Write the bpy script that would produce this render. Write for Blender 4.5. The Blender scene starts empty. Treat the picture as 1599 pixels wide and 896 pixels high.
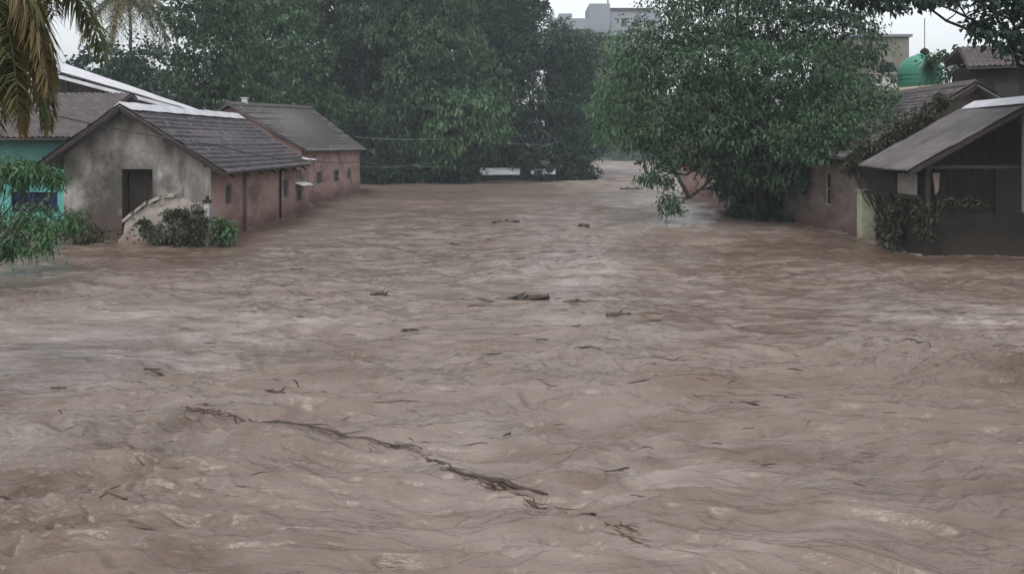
import bpy, math, random
import numpy as np
from mathutils import Vector

scene = bpy.context.scene
COL = scene.collection
F, CX, HY, H = 1400.0, 800.0, 232.0, 3.5      # focal length, principal column, horizon row (photo pixels), eye height (m)

def P(px, py, Y):
    return ((px - CX) / F * Y, Y, H - (py - HY) / F * Y)

# ------------------------------------------------------------------ materials
def _nt(name):
    m = bpy.data.materials.new(name); m.use_nodes = True
    nt = m.node_tree
    return m, nt, nt.nodes['Principled BSDF']

def noise(nt, scale, detail=5, rough=.6, vec=None, dist=0.0):
    n = nt.nodes.new('ShaderNodeTexNoise')
    n.inputs['Scale'].default_value = scale; n.inputs['Detail'].default_value = detail
    n.inputs['Roughness'].default_value = rough; n.inputs['Distortion'].default_value = dist
    if vec is not None: nt.links.new(vec, n.inputs['Vector'])
    return n.outputs['Fac']

def ramp(nt, fac, lo, hi, c0=(0, 0, 0, 1), c1=(1, 1, 1, 1)):
    r = nt.nodes.new('ShaderNodeValToRGB')
    r.color_ramp.elements[0].position = lo; r.color_ramp.elements[1].position = hi
    r.color_ramp.elements[0].color = c0; r.color_ramp.elements[1].color = c1
    nt.links.new(fac, r.inputs['Fac'])
    return r.outputs['Color']

def mix(nt, fac, a, b, mode='MIX'):
    n = nt.nodes.new('ShaderNodeMix'); n.data_type = 'RGBA'; n.blend_type = mode
    for s, v in ((n.inputs[0], fac), (n.inputs[6], a), (n.inputs[7], b)):
        if isinstance(v, (int, float)): s.default_value = v
        elif isinstance(v, tuple): s.default_value = v if len(v) == 4 else (*v, 1)
        else: nt.links.new(v, s)
    return n.outputs[2]

def math_(nt, op, a, b=0.0):
    n = nt.nodes.new('ShaderNodeMath'); n.operation = op
    for s, v in ((n.inputs[0], a), (n.inputs[1], b)):
        if isinstance(v, (int, float)): s.default_value = v
        else: nt.links.new(v, s)
    return n.outputs[0]

def surface(name, c1, c2, scale=3, rough=.85, bump=.15, bscale=30, stretch=(1, 1, 1),
            stain=None, mud=None, metallic=0.0, patch=()):
    """weathered surface: two mottled tones, optional dirt streaks and a mud line left by the flood"""
    m, nt, b = _nt(name)
    g = nt.nodes.new('ShaderNodeNewGeometry')
    mp = nt.nodes.new('ShaderNodeMapping'); mp.inputs['Scale'].default_value = stretch
    nt.links.new(g.outputs['Position'], mp.inputs['Vector'])
    v = mp.outputs['Vector']
    c = mix(nt, ramp(nt, noise(nt, scale, 6, .65, v), .36, .66), c1, c2)
    if stain:
        col, sc, lo, hi, amt = stain
        f = ramp(nt, noise(nt, sc, 5, .7, v, .4), lo, hi)
        c = mix(nt, math_(nt, 'MULTIPLY', f, amt), c, col)
    for ctr, rad, col in patch:      # soot and damp marks with their own place on the wall
        vm = nt.nodes.new('ShaderNodeVectorMath'); vm.operation = 'DISTANCE'; vm.inputs[1].default_value = ctr
        nt.links.new(g.outputs['Position'], vm.inputs[0])
        dd = math_(nt, 'ADD', vm.outputs['Value'], math_(nt, 'MULTIPLY', math_(nt, 'SUBTRACT', noise(nt, 1.6, 5, .65, g.outputs['Position']), .5), rad * 1.6))
        mr = nt.nodes.new('ShaderNodeMapRange'); mr.inputs[1].default_value = rad * .45; mr.inputs[2].default_value = rad * 1.1
        mr.inputs[3].default_value = .85; mr.inputs[4].default_value = 0
        nt.links.new(dd, mr.inputs[0]); c = mix(nt, mr.outputs[0], c, col)
    if mud:
        col, z0, z1 = mud
        sx = nt.nodes.new('ShaderNodeSeparateXYZ'); nt.links.new(g.outputs['Position'], sx.inputs[0])
        z = math_(nt, 'ADD', sx.outputs['Z'], math_(nt, 'MULTIPLY', noise(nt, .9, 5, .7, g.outputs['Position']), -1.1))
        mr = nt.nodes.new('ShaderNodeMapRange'); mr.inputs[1].default_value = z0 - .55; mr.inputs[2].default_value = z1 - .55
        mr.inputs[3].default_value = .9; mr.inputs[4].default_value = 0
        nt.links.new(z, mr.inputs[0]); c = mix(nt, mr.outputs[0], c, col)
    nt.links.new(c, b.inputs['Base Color'])
    b.inputs['Specular IOR Level'].default_value = .12 if rough >= .8 else .35
    b.inputs['Roughness'].default_value = rough; b.inputs['Metallic'].default_value = metallic
    bp = nt.nodes.new('ShaderNodeBump'); bp.inputs['Strength'].default_value = bump; bp.inputs['Distance'].default_value = .05
    nt.links.new(noise(nt, bscale, 5, .7, g.outputs['Position']), bp.inputs['Height'])
    nt.links.new(bp.outputs['Normal'], b.inputs['Normal'])
    return m

def leaf_mat(name, dark, light, trans=.25, rough=.5, clump=.35):
    m, nt, b = _nt(name)
    g = nt.nodes.new('ShaderNodeNewGeometry')
    c = mix(nt, g.outputs['Random Per Island'], dark, light)
    big = ramp(nt, noise(nt, clump, 3, .6, g.outputs['Position']), .35, .68)
    c = mix(nt, math_(nt, 'MULTIPLY', big, .6), c, light)
    nt.links.new(c, b.inputs['Base Color']); b.inputs['Roughness'].default_value = rough
    b.inputs['Specular IOR Level'].default_value = .18
    t = nt.nodes.new('ShaderNodeBsdfTranslucent'); nt.links.new(c, t.inputs['Color'])
    ms = nt.nodes.new('ShaderNodeMixShader'); ms.inputs[0].default_value = trans
    out = nt.nodes['Material Output']
    nt.links.new(b.outputs[0], ms.inputs[1]); nt.links.new(t.outputs[0], ms.inputs[2])
    nt.links.new(ms.outputs[0], out.inputs['Surface'])
    return m

MUD = (.17, .105, .08)
M = {}
M['plaster_grey'] = surface('weathered grey plaster', (.19, .18, .165), (.335, .32, .30), 1.1, .9, .2, 22, (1, 1, .45),
                            stain=((.075, .067, .06), .6, .43, .62, .9), patch=[((-14.5, 33.8, 1.7), 1.75, (.04, .036, .032)), ((-15.7, 33.8, .5), 1.5, (.055, .045, .038)), ((-16.6, 33.8, 2.6), .6, (.08, .08, .06))], mud=((.085, .058, .046), .1, 1.1))
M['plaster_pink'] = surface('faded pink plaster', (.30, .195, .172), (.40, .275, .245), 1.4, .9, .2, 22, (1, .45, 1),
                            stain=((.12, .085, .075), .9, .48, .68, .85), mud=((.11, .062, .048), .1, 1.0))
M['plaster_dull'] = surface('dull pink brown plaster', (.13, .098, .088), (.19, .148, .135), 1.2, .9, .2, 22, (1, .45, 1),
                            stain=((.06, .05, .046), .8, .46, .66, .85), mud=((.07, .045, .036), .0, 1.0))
M['turquoise'] = surface('turquoise wall paint', (.07, .26, .235), (.11, .34, .30), 1.0, .7, .08, 20,
                         stain=((.08, .2, .18), 1.0, .58, .75, .5), mud=(MUD, .2, .7))
M['turquoise_dark'] = surface('deep green wall paint', (.025, .095, .085), (.04, .135, .12), 1.0, .7, .08, 20)
M['tile_dark'] = surface('wet dark clay roof tiles', (.042, .036, .041), (.082, .071, .077), 2.2, .62, .25, 26,
                         stain=((.05, .045, .045), .6, .5, .7, .8))
M['tile_brown'] = surface('brown clay roof tiles', (.046, .039, .041), (.082, .068, .068), 2.0, .7, .25, 26,
                          stain=((.07, .05, .05), .7, .5, .7, .7))
M['tile_grey'] = surface('grey brown roof tiles', (.052, .046, .048), (.092, .083, .084), 2.4, .6, .25, 26,
                         stain=((.06, .055, .05), .7, .5, .7, .7))
M['sheet'] = surface('pale tin sheet', (.36, .36, .39), (.50, .50, .53), 1.5, .4, .05, 12,
                     stain=((.33, .31, .31), 1.4, .55, .75, .7))
M['sheet_grey'] = surface('grey fibre cement sheet', (.08, .072, .074), (.125, .113, .114), 1.3, .65, .15, 18,
                          stain=((.055, .048, .048), .9, .46, .66, .9))
M['white'] = surface('white painted metal', (.55, .57, .60), (.68, .69, .71), 1.5, .45, .05, 12)
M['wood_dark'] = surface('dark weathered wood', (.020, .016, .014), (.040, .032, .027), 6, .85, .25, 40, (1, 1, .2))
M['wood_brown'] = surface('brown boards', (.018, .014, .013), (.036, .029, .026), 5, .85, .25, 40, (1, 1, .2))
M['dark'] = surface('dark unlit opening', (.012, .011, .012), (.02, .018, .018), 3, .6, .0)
M['navy'] = surface('navy painted panel', (.012, .014, .040), (.02, .023, .06), 2, .8, .05)
M['glass'] = surface('dim window glass', (.014, .014, .016), (.026, .025, .027), 2, .8, .0)
M['frame'] = surface('old window frame', (.16, .14, .13), (.25, .22, .2), 5, .7, .1)
M['concrete'] = surface('mossy pale concrete', (.20, .178, .155), (.31, .285, .25), 2.2, .9, .3, 18,
                        stain=((.09, .085, .06), 1.6, .52, .66, .85), mud=(MUD, .0, .45))
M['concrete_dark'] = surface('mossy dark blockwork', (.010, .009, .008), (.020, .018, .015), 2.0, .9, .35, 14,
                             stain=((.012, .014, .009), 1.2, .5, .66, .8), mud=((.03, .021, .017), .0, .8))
M['pillar'] = surface('pale green lime wash', (.24, .245, .17), (.33, .335, .25), 2.2, .9, .15, 20,
                      stain=((.16, .17, .10), 1.5, .54, .7, .7), mud=(MUD, .0, .6))
M['pale_board'] = surface('pale weathered board', (.13, .12, .105), (.21, .195, .17), 3, .85, .15, 20)
M['slab'] = surface('ochre painted slab edge', (.42, .36, .26), (.5, .45, .34), 3, .8, .1)
M['render_white'] = surface('off white render', (.30, .295, .295), (.38, .375, .37), 1.2, .85, .1, 16, stain=((.28, .27, .26), .8, .55, .72, .6))
M['grey_block'] = surface('grey concrete block of a far building', (.15, .165, .185), (.19, .205, .225), .12, .9, .0)
M['olive_block'] = surface('olive grey render', (.11, .108, .09), (.17, .163, .14), .6, .9, .1, 12, stain=((.10, .10, .08), .5, .5, .7, .6))
M['tank'] = surface('green plastic', (.03, .15, .105), (.045, .20, .14), 1.2, .42, .03)
M['red_rail'] = surface('red painted rail', (.25, .06, .055), (.32, .09, .08), 4, .6, .05)
M['bark'] = surface('dark wet bark', (.016, .014, .012), (.036, .031, .026), 5, .9, .5, 14, (1, 1, .3))
M['palm_bark'] = surface('palm bark', (.10, .085, .065), (.17, .145, .11), 5, .9, .5, 14, (1, 1, 2.5))
M['drift'] = surface('soaked driftwood', (.022, .016, .012), (.05, .036, .027), 8, .6, .4, 40)
M['litter'] = leaf_mat('soaked twig and leaf litter', (.018, .013, .010), (.075, .052, .036), 0, .6)
M['soil'] = surface('muddy soil', (.04, .036, .024), (.07, .058, .04), .4, .95, .4, 4, stain=((.05, .065, .03), .25, .48, .62, .9))
M['cable'] = surface('black cable', (.02, .02, .02), (.03, .03, .03), 3, .6, 0)
M['cable_pale'] = surface('pale cable', (.28, .29, .30), (.36, .37, .38), 3, .6, 0)
M['leaf_mid'] = leaf_mat('mid green leaves', (.019, .038, .023), (.056, .104, .050))
M['leaf_bright'] = leaf_mat('fresh green leaves', (.028, .060, .030), (.080, .150, .064))
M['leaf_dark'] = leaf_mat('dark green leaves', (.011, .025, .018), (.029, .060, .038))
M['leaf_pale'] = leaf_mat('pale green leaves', (.045, .08, .052), (.12, .17, .11))
M['leaf_shrub'] = leaf_mat('shrub leaves', (.022, .055, .024), (.062, .13, .05))
M['leaf_vine'] = leaf_mat('dull vine leaves', (.020, .026, .014), (.055, .062, .034))
M['frond_green'] = leaf_mat('green palm leaflets', (.05, .07, .025), (.12, .14, .05), .3, .45, .8)
M['frond_dry'] = leaf_mat('dry yellow brown palm leaflets', (.085, .066, .03), (.175, .138, .06), .3, .6, .8)
M['frond_olive'] = leaf_mat('olive palm leaflets', (.07, .075, .03), (.15, .15, .065), .3, .5, .8)

# ------------------------------------------------------------------ mesh building
class MB:
    def __init__(s): s.v = []; s.f = []
    def quad(s, *pts):
        i = len(s.v); s.v += [tuple(p) for p in pts]; s.f.append(tuple(range(i, i + len(pts))))
    def box(s, x0, x1, y0, y1, z0, z1):
        i = len(s.v)
        s.v += [(x, y, z) for z in (z0, z1) for y in (y0, y1) for x in (x0, x1)]
        s.f += [tuple(i + k for k in q) for q in ((0, 2, 3, 1), (4, 5, 7, 6), (0, 1, 5, 4), (2, 6, 7, 3), (0, 4, 6, 2), (1, 3, 7, 5))]
    def hexa(s, a, b):
        """prism between two quads a and b (4 points each)"""
        i = len(s.v); s.v += [tuple(p) for p in a] + [tuple(p) for p in b]
        s.f += [(i, i + 1, i + 2, i + 3), (i + 7, i + 6, i + 5, i + 4)]
        for k in range(4):
            s.f.append((i + k, i + 4 + k, i + 4 + (k + 1) % 4, i + (k + 1) % 4))
    def tube(s, pts, rad, n=7, cap=True):
        pts = [Vector(p) for p in pts]
        if not hasattr(rad, '__len__'): rad = [rad] * len(pts)
        base = len(s.v)
        ref = Vector((.31, .77, .55)).normalized()
        for k, p in enumerate(pts):
            d = (pts[min(k + 1, len(pts) - 1)] - pts[max(k - 1, 0)]).normalized()
            a = d.cross(ref)
            if a.length < .05: a = d.cross(Vector((1, 0, 0)))
            a.normalize(); c = d.cross(a)
            for j in range(n):
                t = 2 * math.pi * j / n
                s.v.append(tuple(p + (a * math.cos(t) + c * math.sin(t)) * rad[k]))
        for k in range(len(pts) - 1):
            for j in range(n):
                a0 = base + k * n + j; a1 = base + k * n + (j + 1) % n
                s.f.append((a0, a1, a1 + n, a0 + n))
        if cap:
            s.f.append(tuple(base + j for j in range(n))[::-1])
            e = base + (len(pts) - 1) * n
            s.f.append(tuple(e + j for j in range(n)))
    def build(s, name, mat, parent=None, smooth=False):
        me = bpy.data.meshes.new(name); me.from_pydata(s.v, [], s.f); me.update()
        if smooth: me.polygons.foreach_set('use_smooth', [True] * len(me.polygons))
        return link(name, me, mat, parent)

def link(name, me, mat, parent=None):
    me.materials.append(mat)
    o = bpy.data.objects.new(name, me); COL.objects.link(o)
    if parent is not None:
        o.parent = parent
        if parent.type == 'EMPTY' and parent.parent is None: o.location = -Vector(parent.location)
    return o

def sub(o, parent):
    """hang a sub-part that was modelled in world space under a part"""
    o.parent = parent; o.location = (0, 0, 0); return o

def np_mesh(name, V, Fq):
    me = bpy.data.meshes.new(name)
    n, k = len(Fq), Fq.shape[1]
    me.vertices.add(len(V)); me.vertices.foreach_set('co', np.ascontiguousarray(V, dtype=np.float32).ravel())
    me.loops.add(n * k); me.loops.foreach_set('vertex_index', np.ascontiguousarray(Fq, dtype=np.int32).ravel())
    me.polygons.add(n)
    me.polygons.foreach_set('loop_start', np.arange(0, n * k, k, dtype=np.int32))
    me.update(calc_edges=True); me.validate()
    return me

def tag(o, label, cat, group=None, kind=None):
    if label: o['label'] = label
    if cat: o['category'] = cat
    if group: o['group'] = group
    if kind: o['kind'] = kind
    return o

def thing(name, label, cat, loc, group=None):
    o = bpy.data.objects.new(name, None); COL.objects.link(o); o.location = loc; o.empty_display_size = .3
    return tag(o, label, cat, group)

def wall(mb, o, u, L, z0, z1, holes=(), depth=.14, inward=(0, 1, 0)):
    """upright wall from o along u, with real openings (a, b, za, zb) and their reveals"""
    o = Vector(o); u = Vector(u); w = Vector(inward)
    us = sorted({0, L, *[h[0] for h in holes], *[h[1] for h in holes]})
    zs = sorted({z0, z1, *[h[2] for h in holes], *[h[3] for h in holes]})
    pt = lambda a, z, d=0: (o.x + u.x * a + w.x * d, o.y + u.y * a + w.y * d, z)
    for a, b in zip(us, us[1:]):
        for c, d in zip(zs, zs[1:]):
            m_, n_ = (a + b) / 2, (c + d) / 2
            if any(h[0] < m_ < h[1] and h[2] < n_ < h[3] for h in holes): continue
            mb.quad(pt(a, c), pt(b, c), pt(b, d), pt(a, d))
    for a, b, c, d in holes:
        mb.quad(pt(a, c), pt(b, c), pt(b, c, depth), pt(a, c, depth)); mb.quad(pt(a, d), pt(b, d), pt(b, d, depth), pt(a, d, depth))
        mb.quad(pt(a, c), pt(a, d), pt(a, d, depth), pt(a, c, depth)); mb.quad(pt(b, c), pt(b, d), pt(b, d, depth), pt(b, c, depth))

def window(parent, o, u, hole, inward, name='window', pane='glass', bars=(1, 1), frame='frame', label=None):
    """frame with glazing bars set in the opening; the pane is a sub-part"""
    o = Vector(o); u = Vector(u); w = Vector(inward)
    a, b, c, d = hole; mb = MB(); t = .05
    def bar(a0, a1, z0, z1, d0, d1):
        q = lambda dd: [(o.x + u.x * s + w.x * dd, o.y + u.y * s + w.y * dd, z) for s, z in ((a0, z0), (a1, z0), (a1, z1), (a0, z1))]
        mb.hexa(q(d0), q(d1))
    bar(a, b, c, c + t, .03, .10); bar(a, b, d - t, d, .03, .10)
    bar(a, a + t, c + t, d - t, .031, .099); bar(b - t, b, c + t, d - t, .031, .099)
    for k in range(1, bars[0] + 1):
        x = a + (b - a) * k / (bars[0] + 1); bar(x - .02, x + .02, c + t, d - t, .04, .09)
    for k in range(1, bars[1] + 1):
        z = c + (d - c) * k / (bars[1] + 1); bar(a + t, b - t, z - .02, z + .02, .045, .085)
    f = mb.build(name, M[frame], parent)
    if label: f['label'] = label
    p = MB(); q = lambda dd: [(o.x + u.x * s + w.x * dd, o.y + u.y * s + w.y * dd, z) for s, z in ((a, c), (b, c), (b, d), (a, d))]
    p.hexa(q(.11), q(.135)); sub(p.build('pane', M[pane]), f)
    return f

def tile_roof(name, mat, parent, e0, e1, r0, r1, pitch=.24, course=.30, amp=.022, step=.035, thick=.07, seed=0, sag=0.0):
    """one roof slope of overlapping pantile courses; e0,e1 the eave ends, r0,r1 the ridge ends"""
    rng = np.random.default_rng(seed)
    e0, e1, r0, r1 = (np.array(p, float) for p in (e0, e1, r0, r1))
    L = np.linalg.norm(e1 - e0); Hs = np.linalg.norm(r0 - e0)
    nc = max(3, int(round(Hs / course))); nt_ = max(4, int(round(L / pitch))); per = 5
    nu = nt_ * per + 1
    u = np.linspace(0, 1, nu)
    nrm = np.cross(e1 - e0, r0 - e0); nrm /= np.linalg.norm(nrm)
    if nrm[2] < 0: nrm = -nrm
    ph = (np.arange(nu) % per) / per * 2 * np.pi
    wave = amp * np.cos(ph)
    rows = []
    for c in range(nc):
        jit = np.repeat(rng.normal(0, .011, nt_ + 1), per)[:nu]
        shift = rng.normal(0, .012)
        for k, t in enumerate((0.0, .5, 1.0)):
            v = (c + t) / nc
            base = (e0[None] * (1 - u[:, None]) + e1[None] * u[:, None]) * (1 - v) + (r0[None] * (1 - u[:, None]) + r1[None] * u[:, None]) * v
            h = wave + jit + shift + step * (1 - t) - sag * np.sin(np.pi * u) * np.sin(np.pi * v)
            rows.append(base + nrm[None] * h[:, None])
    V = np.concatenate(rows); nr = len(rows); Fq = []
    i = np.arange(nu - 1)
    for r in range(nr - 1):
        Fq.append(np.stack([r * nu + i, r * nu + i + 1, (r + 1) * nu + i + 1, (r + 1) * nu + i], 1))
    nb = len(V)
    corners = np.array([e0, e1, r1, r0])
    top = corners - nrm * (amp + .012); bot = corners - nrm * (amp + .012 + thick)
    V = np.concatenate([V, top, bot])
    box = [[nb, nb + 1, nb + 2, nb + 3], [nb + 7, nb + 6, nb + 5, nb + 4]] + [[nb + k, nb + 4 + k, nb + 4 + (k + 1) % 4, nb + (k + 1) % 4] for k in range(4)]
    me = np_mesh(name, V, np.concatenate(Fq + [np.array(box)]))
    return link(name, me, mat, parent)

def sheet_roof(name, mat, parent, e0, e1, r0, r1, pitch=.18, amp=.018, thick=.03, along='slope', nv=8, seed=0):
    """corrugated sheet slope; corrugations run down the slope"""
    rng = np.random.default_rng(seed)
    e0, e1, r0, r1 = (np.array(p, float) for p in (e0, e1, r0, r1))
    L = np.linalg.norm(e1 - e0); n = max(4, int(L / pitch)); per = 6; nu = n * per + 1
    u = np.linspace(0, 1, nu); v = np.linspace(0, 1, nv)
    nrm = np.cross(e1 - e0, r0 - e0); nrm /= np.linalg.norm(nrm)
    if nrm[2] < 0: nrm = -nrm
    Pn = (e0 * (1 - u[:, None]) + e1 * u[:, None])[None] * (1 - v[:, None, None]) + (r0 * (1 - u[:, None]) + r1 * u[:, None])[None] * v[:, None, None]
    h = amp * np.cos(np.arange(nu) / per * 2 * np.pi)[None] + .012 * rng.normal(size=(nv, 1)) + .02 * np.sin(u * 5 + rng.random() * 6)[None]
    top = Pn + nrm * h[..., None]; bot = top - nrm * thick
    V = np.concatenate([top.reshape(-1, 3), bot.reshape(-1, 3)]); N = nu * nv
    a = (np.arange(nv - 1)[:, None] * nu + np.arange(nu - 1)[None]).ravel()
    q = np.stack([a, a + 1, a + nu + 1, a + nu], 1)
    b = np.arange(nu - 1); c = np.arange(nv - 1) * nu
    side = [np.stack([b, b + 1, b + 1 + N, b + N], 1), np.stack([b, b + 1, b + 1 + N, b + N], 1) + (nv - 1) * nu,
            np.stack([c, c + nu, c + nu + N, c + N], 1), np.stack([c, c + nu, c + nu + N, c + N], 1) + nu - 1]
    return link(name, np_mesh(name, V, np.concatenate([q, q[:, ::-1] + N] + side)), mat, parent)

def rake_board(name, mat, parent, a, b, w=.16, t=.05, out=(0, -1, 0)):
    """barge board along a sloping roof edge from a to b"""
    a, b, o = Vector(a), Vector(b), Vector(out) * t
    mb = MB(); d = Vector((0, 0, -w))
    mb.hexa([a, b, b + d, a + d], [a + o, b + o, b + d + o, a + d + o])
    return mb.build(name, mat, parent)

# ------------------------------------------------------------------ foliage
def leaves(centers, axes, L, W, rng, fold=.25, droop=.3):
    """one folded rhombus per leaf; arrays of leaf base points and growing directions"""
    n = len(centers)
    up = rng.normal(size=(n, 3)) * .55 + np.array([0, 0, 1.0])
    side = np.cross(axes, up); side /= np.linalg.norm(side, axis=1, keepdims=True) + 1e-9
    nr = np.cross(side, axes)
    l = L * rng.uniform(.6, 1.3, (n, 1)); w = W * rng.uniform(.6, 1.3, (n, 1))
    tip = centers + axes * l - np.array([0, 0, 1.0]) * l * droop
    midp = centers + axes * l * .45
    V = np.stack([centers, midp + side * w * .5 + nr * w * fold, tip, midp - side * w * .5 + nr * w * fold], 1).reshape(-1, 3)
    return V, np.arange(n * 4).reshape(n, 4)

def crown_mesh(clumps, L, W, per_m2, rng, twig=.45, droop=.35, squash=.8, feather=.25):
    """leaf clusters on twigs over lumpy boughs: uneven outline, gaps between the clusters"""
    cs, ax = [], []
    for (c, r) in clumps:
        c = np.array(c)
        ntw = int(max(14, 4 * math.pi * r * r * per_m2 / 14))
        d = rng.normal(size=(ntw, 3)); d /= np.linalg.norm(d, axis=1, keepdims=True)
        lump = 1 + .28 * np.sin(d[:, 0] * 4.1 + c[0]) * np.sin(d[:, 1] * 3.7 + c[1]) + .2 * np.sin(d[:, 2] * 5.3 + c[2])
        rad = r * lump * np.where(rng.random(ntw) < feather, rng.uniform(.3, 1.28, ntw), rng.uniform(.72, 1.05, ntw))
        tw = c + d * rad[:, None] * np.array([1, 1, squash])
        k = rng.integers(8, 20, ntw); idx = np.repeat(np.arange(ntw), k)
        tsz = twig * rng.uniform(.6, 1.5, ntw)
        off = rng.normal(size=(len(idx), 3)) * tsz[idx, None] * np.array([.62, .62, .34])
        p = tw[idx] + off
        p[:, 2] -= .25 * tsz[idx] * (off[:, 0] ** 2 + off[:, 1] ** 2) / (tsz[idx] ** 2 + .01)
        a = d[idx] * .7 + rng.normal(size=(len(idx), 3)) * .6; a /= np.linalg.norm(a, axis=1, keepdims=True)
        cs.append(p); ax.append(a)
    cs = np.concatenate(cs); ax = np.concatenate(ax)
    keep = cs[:, 2] > .06
    return leaves(cs[keep], ax[keep], L, W, rng, droop=droop)

def limb_pts(a, b, rng, n=7, wob=.06):
    a, b = np.array(a, float), np.array(b, float); L = np.linalg.norm(b - a)
    t = np.linspace(0, 1, n)[:, None]
    mid = np.array([0, 0, .12 * L])
    p = a * (1 - t) + b * t + mid * 4 * t * (1 - t) * .4
    p[1:-1] += rng.normal(size=(n - 2, 3)) * L * wob * .5
    return p

def tree(name, label, base, clumps, mat, L=.35, W=.17, dens=9, seed=0, r0=.3, twig=.45, droop=.35, group=None,
         squash=.8, cat='tree', zbase=-.6, feather=.25, fork=.42, spread=1.0, bark='bark'):
    """clumps: (px, py, Y, radius_m) -> boughs carried by a forked trunk standing at base (px, Y)"""
    rng = np.random.default_rng(seed)
    bx, by = (base[0] - CX) / F * base[1], base[1]
    cl = [(P(a, b, y), r) for a, b, y, r in clumps]
    t = thing(name, label, cat, (bx, by, 0), group)
    cl = [(c, q * 1.16) for c, q in cl]
    V, Fq = crown_mesh(cl, L * 1.12, W * 1.25, dens * 2.4, rng, twig, droop, squash, feather)
    link('crown', np_mesh('crown', V, Fq), M[mat], t)
    zc = np.mean([c[0][2] for c in cl]); xc = np.mean([c[0][0] for c in cl]); yc = np.mean([c[0][1] for c in cl])
    top = np.array([bx * .6 + xc * .4, by * .6 + yc * .4, max(.8, zc * fork + .3)])
    mb = MB(); pts = limb_pts((bx, by, zbase), top, rng, 8, .03)
    mb.tube(pts, [r0 * (1.25 if k == 0 else 1 - .045 * k) for k in range(8)], 9)
    for c, r in cl:
        e = np.array(c) + np.array([0, 0, r * .2])
        d = np.linalg.norm(e - top); s = r0 * min(.62, .22 + .05 * r)
        p = limb_pts(top - np.array([0, 0, rng.uniform(0, .4)]), e, rng, 8, .07)
        mb.tube(p, np.linspace(s, s * .22, 8), 6)
        for _ in range(3):
            q = p[rng.integers(3, 7)]; dd = rng.normal(size=3); dd /= np.linalg.norm(dd)
            mb.tube(limb_pts(q, q + dd * r * .9 + np.array([0, 0, .1 * r]), rng, 5, .08), np.linspace(s * .35, s * .1, 5), 5)
    mb.build('trunk', M[bark], t, True)
    return t

def frond_mesh(p0, az, rise, length, hang, n=70, leaf=.75, width=.045, rng=None, reach=1.0, leafdrop=.8):
    """pinnate palm leaf: arching stalk with drooping leaflets on both sides; returns (V, quads)"""
    t = np.linspace(0, 1, 26)
    ca, sa = math.cos(az), math.sin(az)
    r = length * reach * (t - .18 * t ** 3 * hang); z = rise * length * t - hang * length * .75 * t ** 2.2
    c = np.stack([p0[0] + ca * r, p0[1] + sa * r, p0[2] + z], 1)
    V, Fq = [], []
    side = np.array([-sa, ca, 0])
    w = .045 * (1 - .85 * t)
    for k in range(26):
        V += [c[k] - side * w[k], c[k] + np.array([0, 0, w[k] * .8]), c[k] + side * w[k], c[k] - np.array([0, 0, w[k] * .6])]
    for k in range(25):
        for j in range(4):
            Fq.append([k * 4 + j, k * 4 + (j + 1) % 4, k * 4 + 4 + (j + 1) % 4, k * 4 + 4 + j])
    for i in range(n):
        s = .12 + .88 * i / n
        kf = s * 25; k = min(int(kf), 24); q = c[k] + (c[k + 1] - c[k]) * (kf - k)
        tan = c[k + 1] - c[k]; tan /= np.linalg.norm(tan)
        for sg in (-1, 1):
            ln = leaf * (math.sin(math.pi * min(1, .15 + .85 * s)) ** .6) * rng.uniform(.75, 1.15) + .12
            d = tan * .55 + side * sg * .8 + rng.normal(size=3) * .12 + np.array([0, 0, .1]); d /= np.linalg.norm(d)
            dd = d + np.array([0, 0, -leafdrop * rng.uniform(.6, 1.5)]); dd /= np.linalg.norm(dd)
            m = q + d * ln * .35; e = m + dd * ln * .65
            b = np.cross(d, np.array([0, 0, 1.0]) + rng.normal(size=3) * .4); b /= np.linalg.norm(b) + 1e-9
            i0 = len(V); ww = width * rng.uniform(.7, 1.2)
            V += [q - b * ww * .25, q + b * ww * .25, m + b * ww * .5, m - b * ww * .5, e, e + b * .004]
            Fq += [[i0, i0 + 1, i0 + 2, i0 + 3], [i0 + 3, i0 + 2, i0 + 5, i0 + 4]]
    return np.array(V), np.array(Fq)

def palm(name, label, crown, base, fronds, seed, r=.16, width=.045, n=70, leaf=.75):
    rng = np.random.default_rng(seed)
    t = thing(name, label, 'palm tree', (base[0], base[1], 0))
    mb = MB(); pts = limb_pts((base[0], base[1], -.6), crown, rng, 22, .006)
    rad = [r * (1.35 - .5 * k / 21) * (1.05 if k % 2 else .95) for k in range(22)]
    mb.tube(pts, rad, 10); mb.build('trunk', M['palm_bark'], t, True)
    for (az, rise, ln, hang, m) in fronds:
        V, Fq = frond_mesh(np.array(crown) + rng.normal(size=3) * .06, az, rise, ln, hang, n, leaf, width, rng, rng.uniform(.35, .95) if hang > 1.42 else 1.0, 1.0 if m == 'frond_dry' else .8)
        link('frond', np_mesh('frond', V, Fq), M[m], t)
    return t

def shrub(name, label, spots, mat, L, W, dens, seed, twig=.25, droop=.3, cat='shrub', group=None, stem=.03, squash=.8, feather=.35, root=None):
    rng = np.random.default_rng(seed)
    cl = [(P(a, b, y), r) for a, b, y, r in spots]
    bx = float(np.mean([c[0][0] for c in cl])); by = float(np.mean([c[0][1] for c in cl]))
    if root: bx, by = (root[0] - CX) / F * root[1], root[1]
    t = thing(name, label, cat, (bx, by, 0), group)
    V, Fq = crown_mesh(cl, L, W, dens, rng, twig, droop, squash, feather)
    link('foliage', np_mesh('foliage', V, Fq), M[mat], t)
    mb = MB()
    for c, r in cl:
        for _ in range(3):
            e = np.array(c) + rng.normal(size=3) * r * .4
            mb.tube(limb_pts((bx + rng.normal() * .15, by + rng.normal() * .1, -.4), e, rng, 6, .06), np.linspace(stem, stem * .3, 6), 5)
    mb.build('stem', M['bark'], t, True)
    return t

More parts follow.
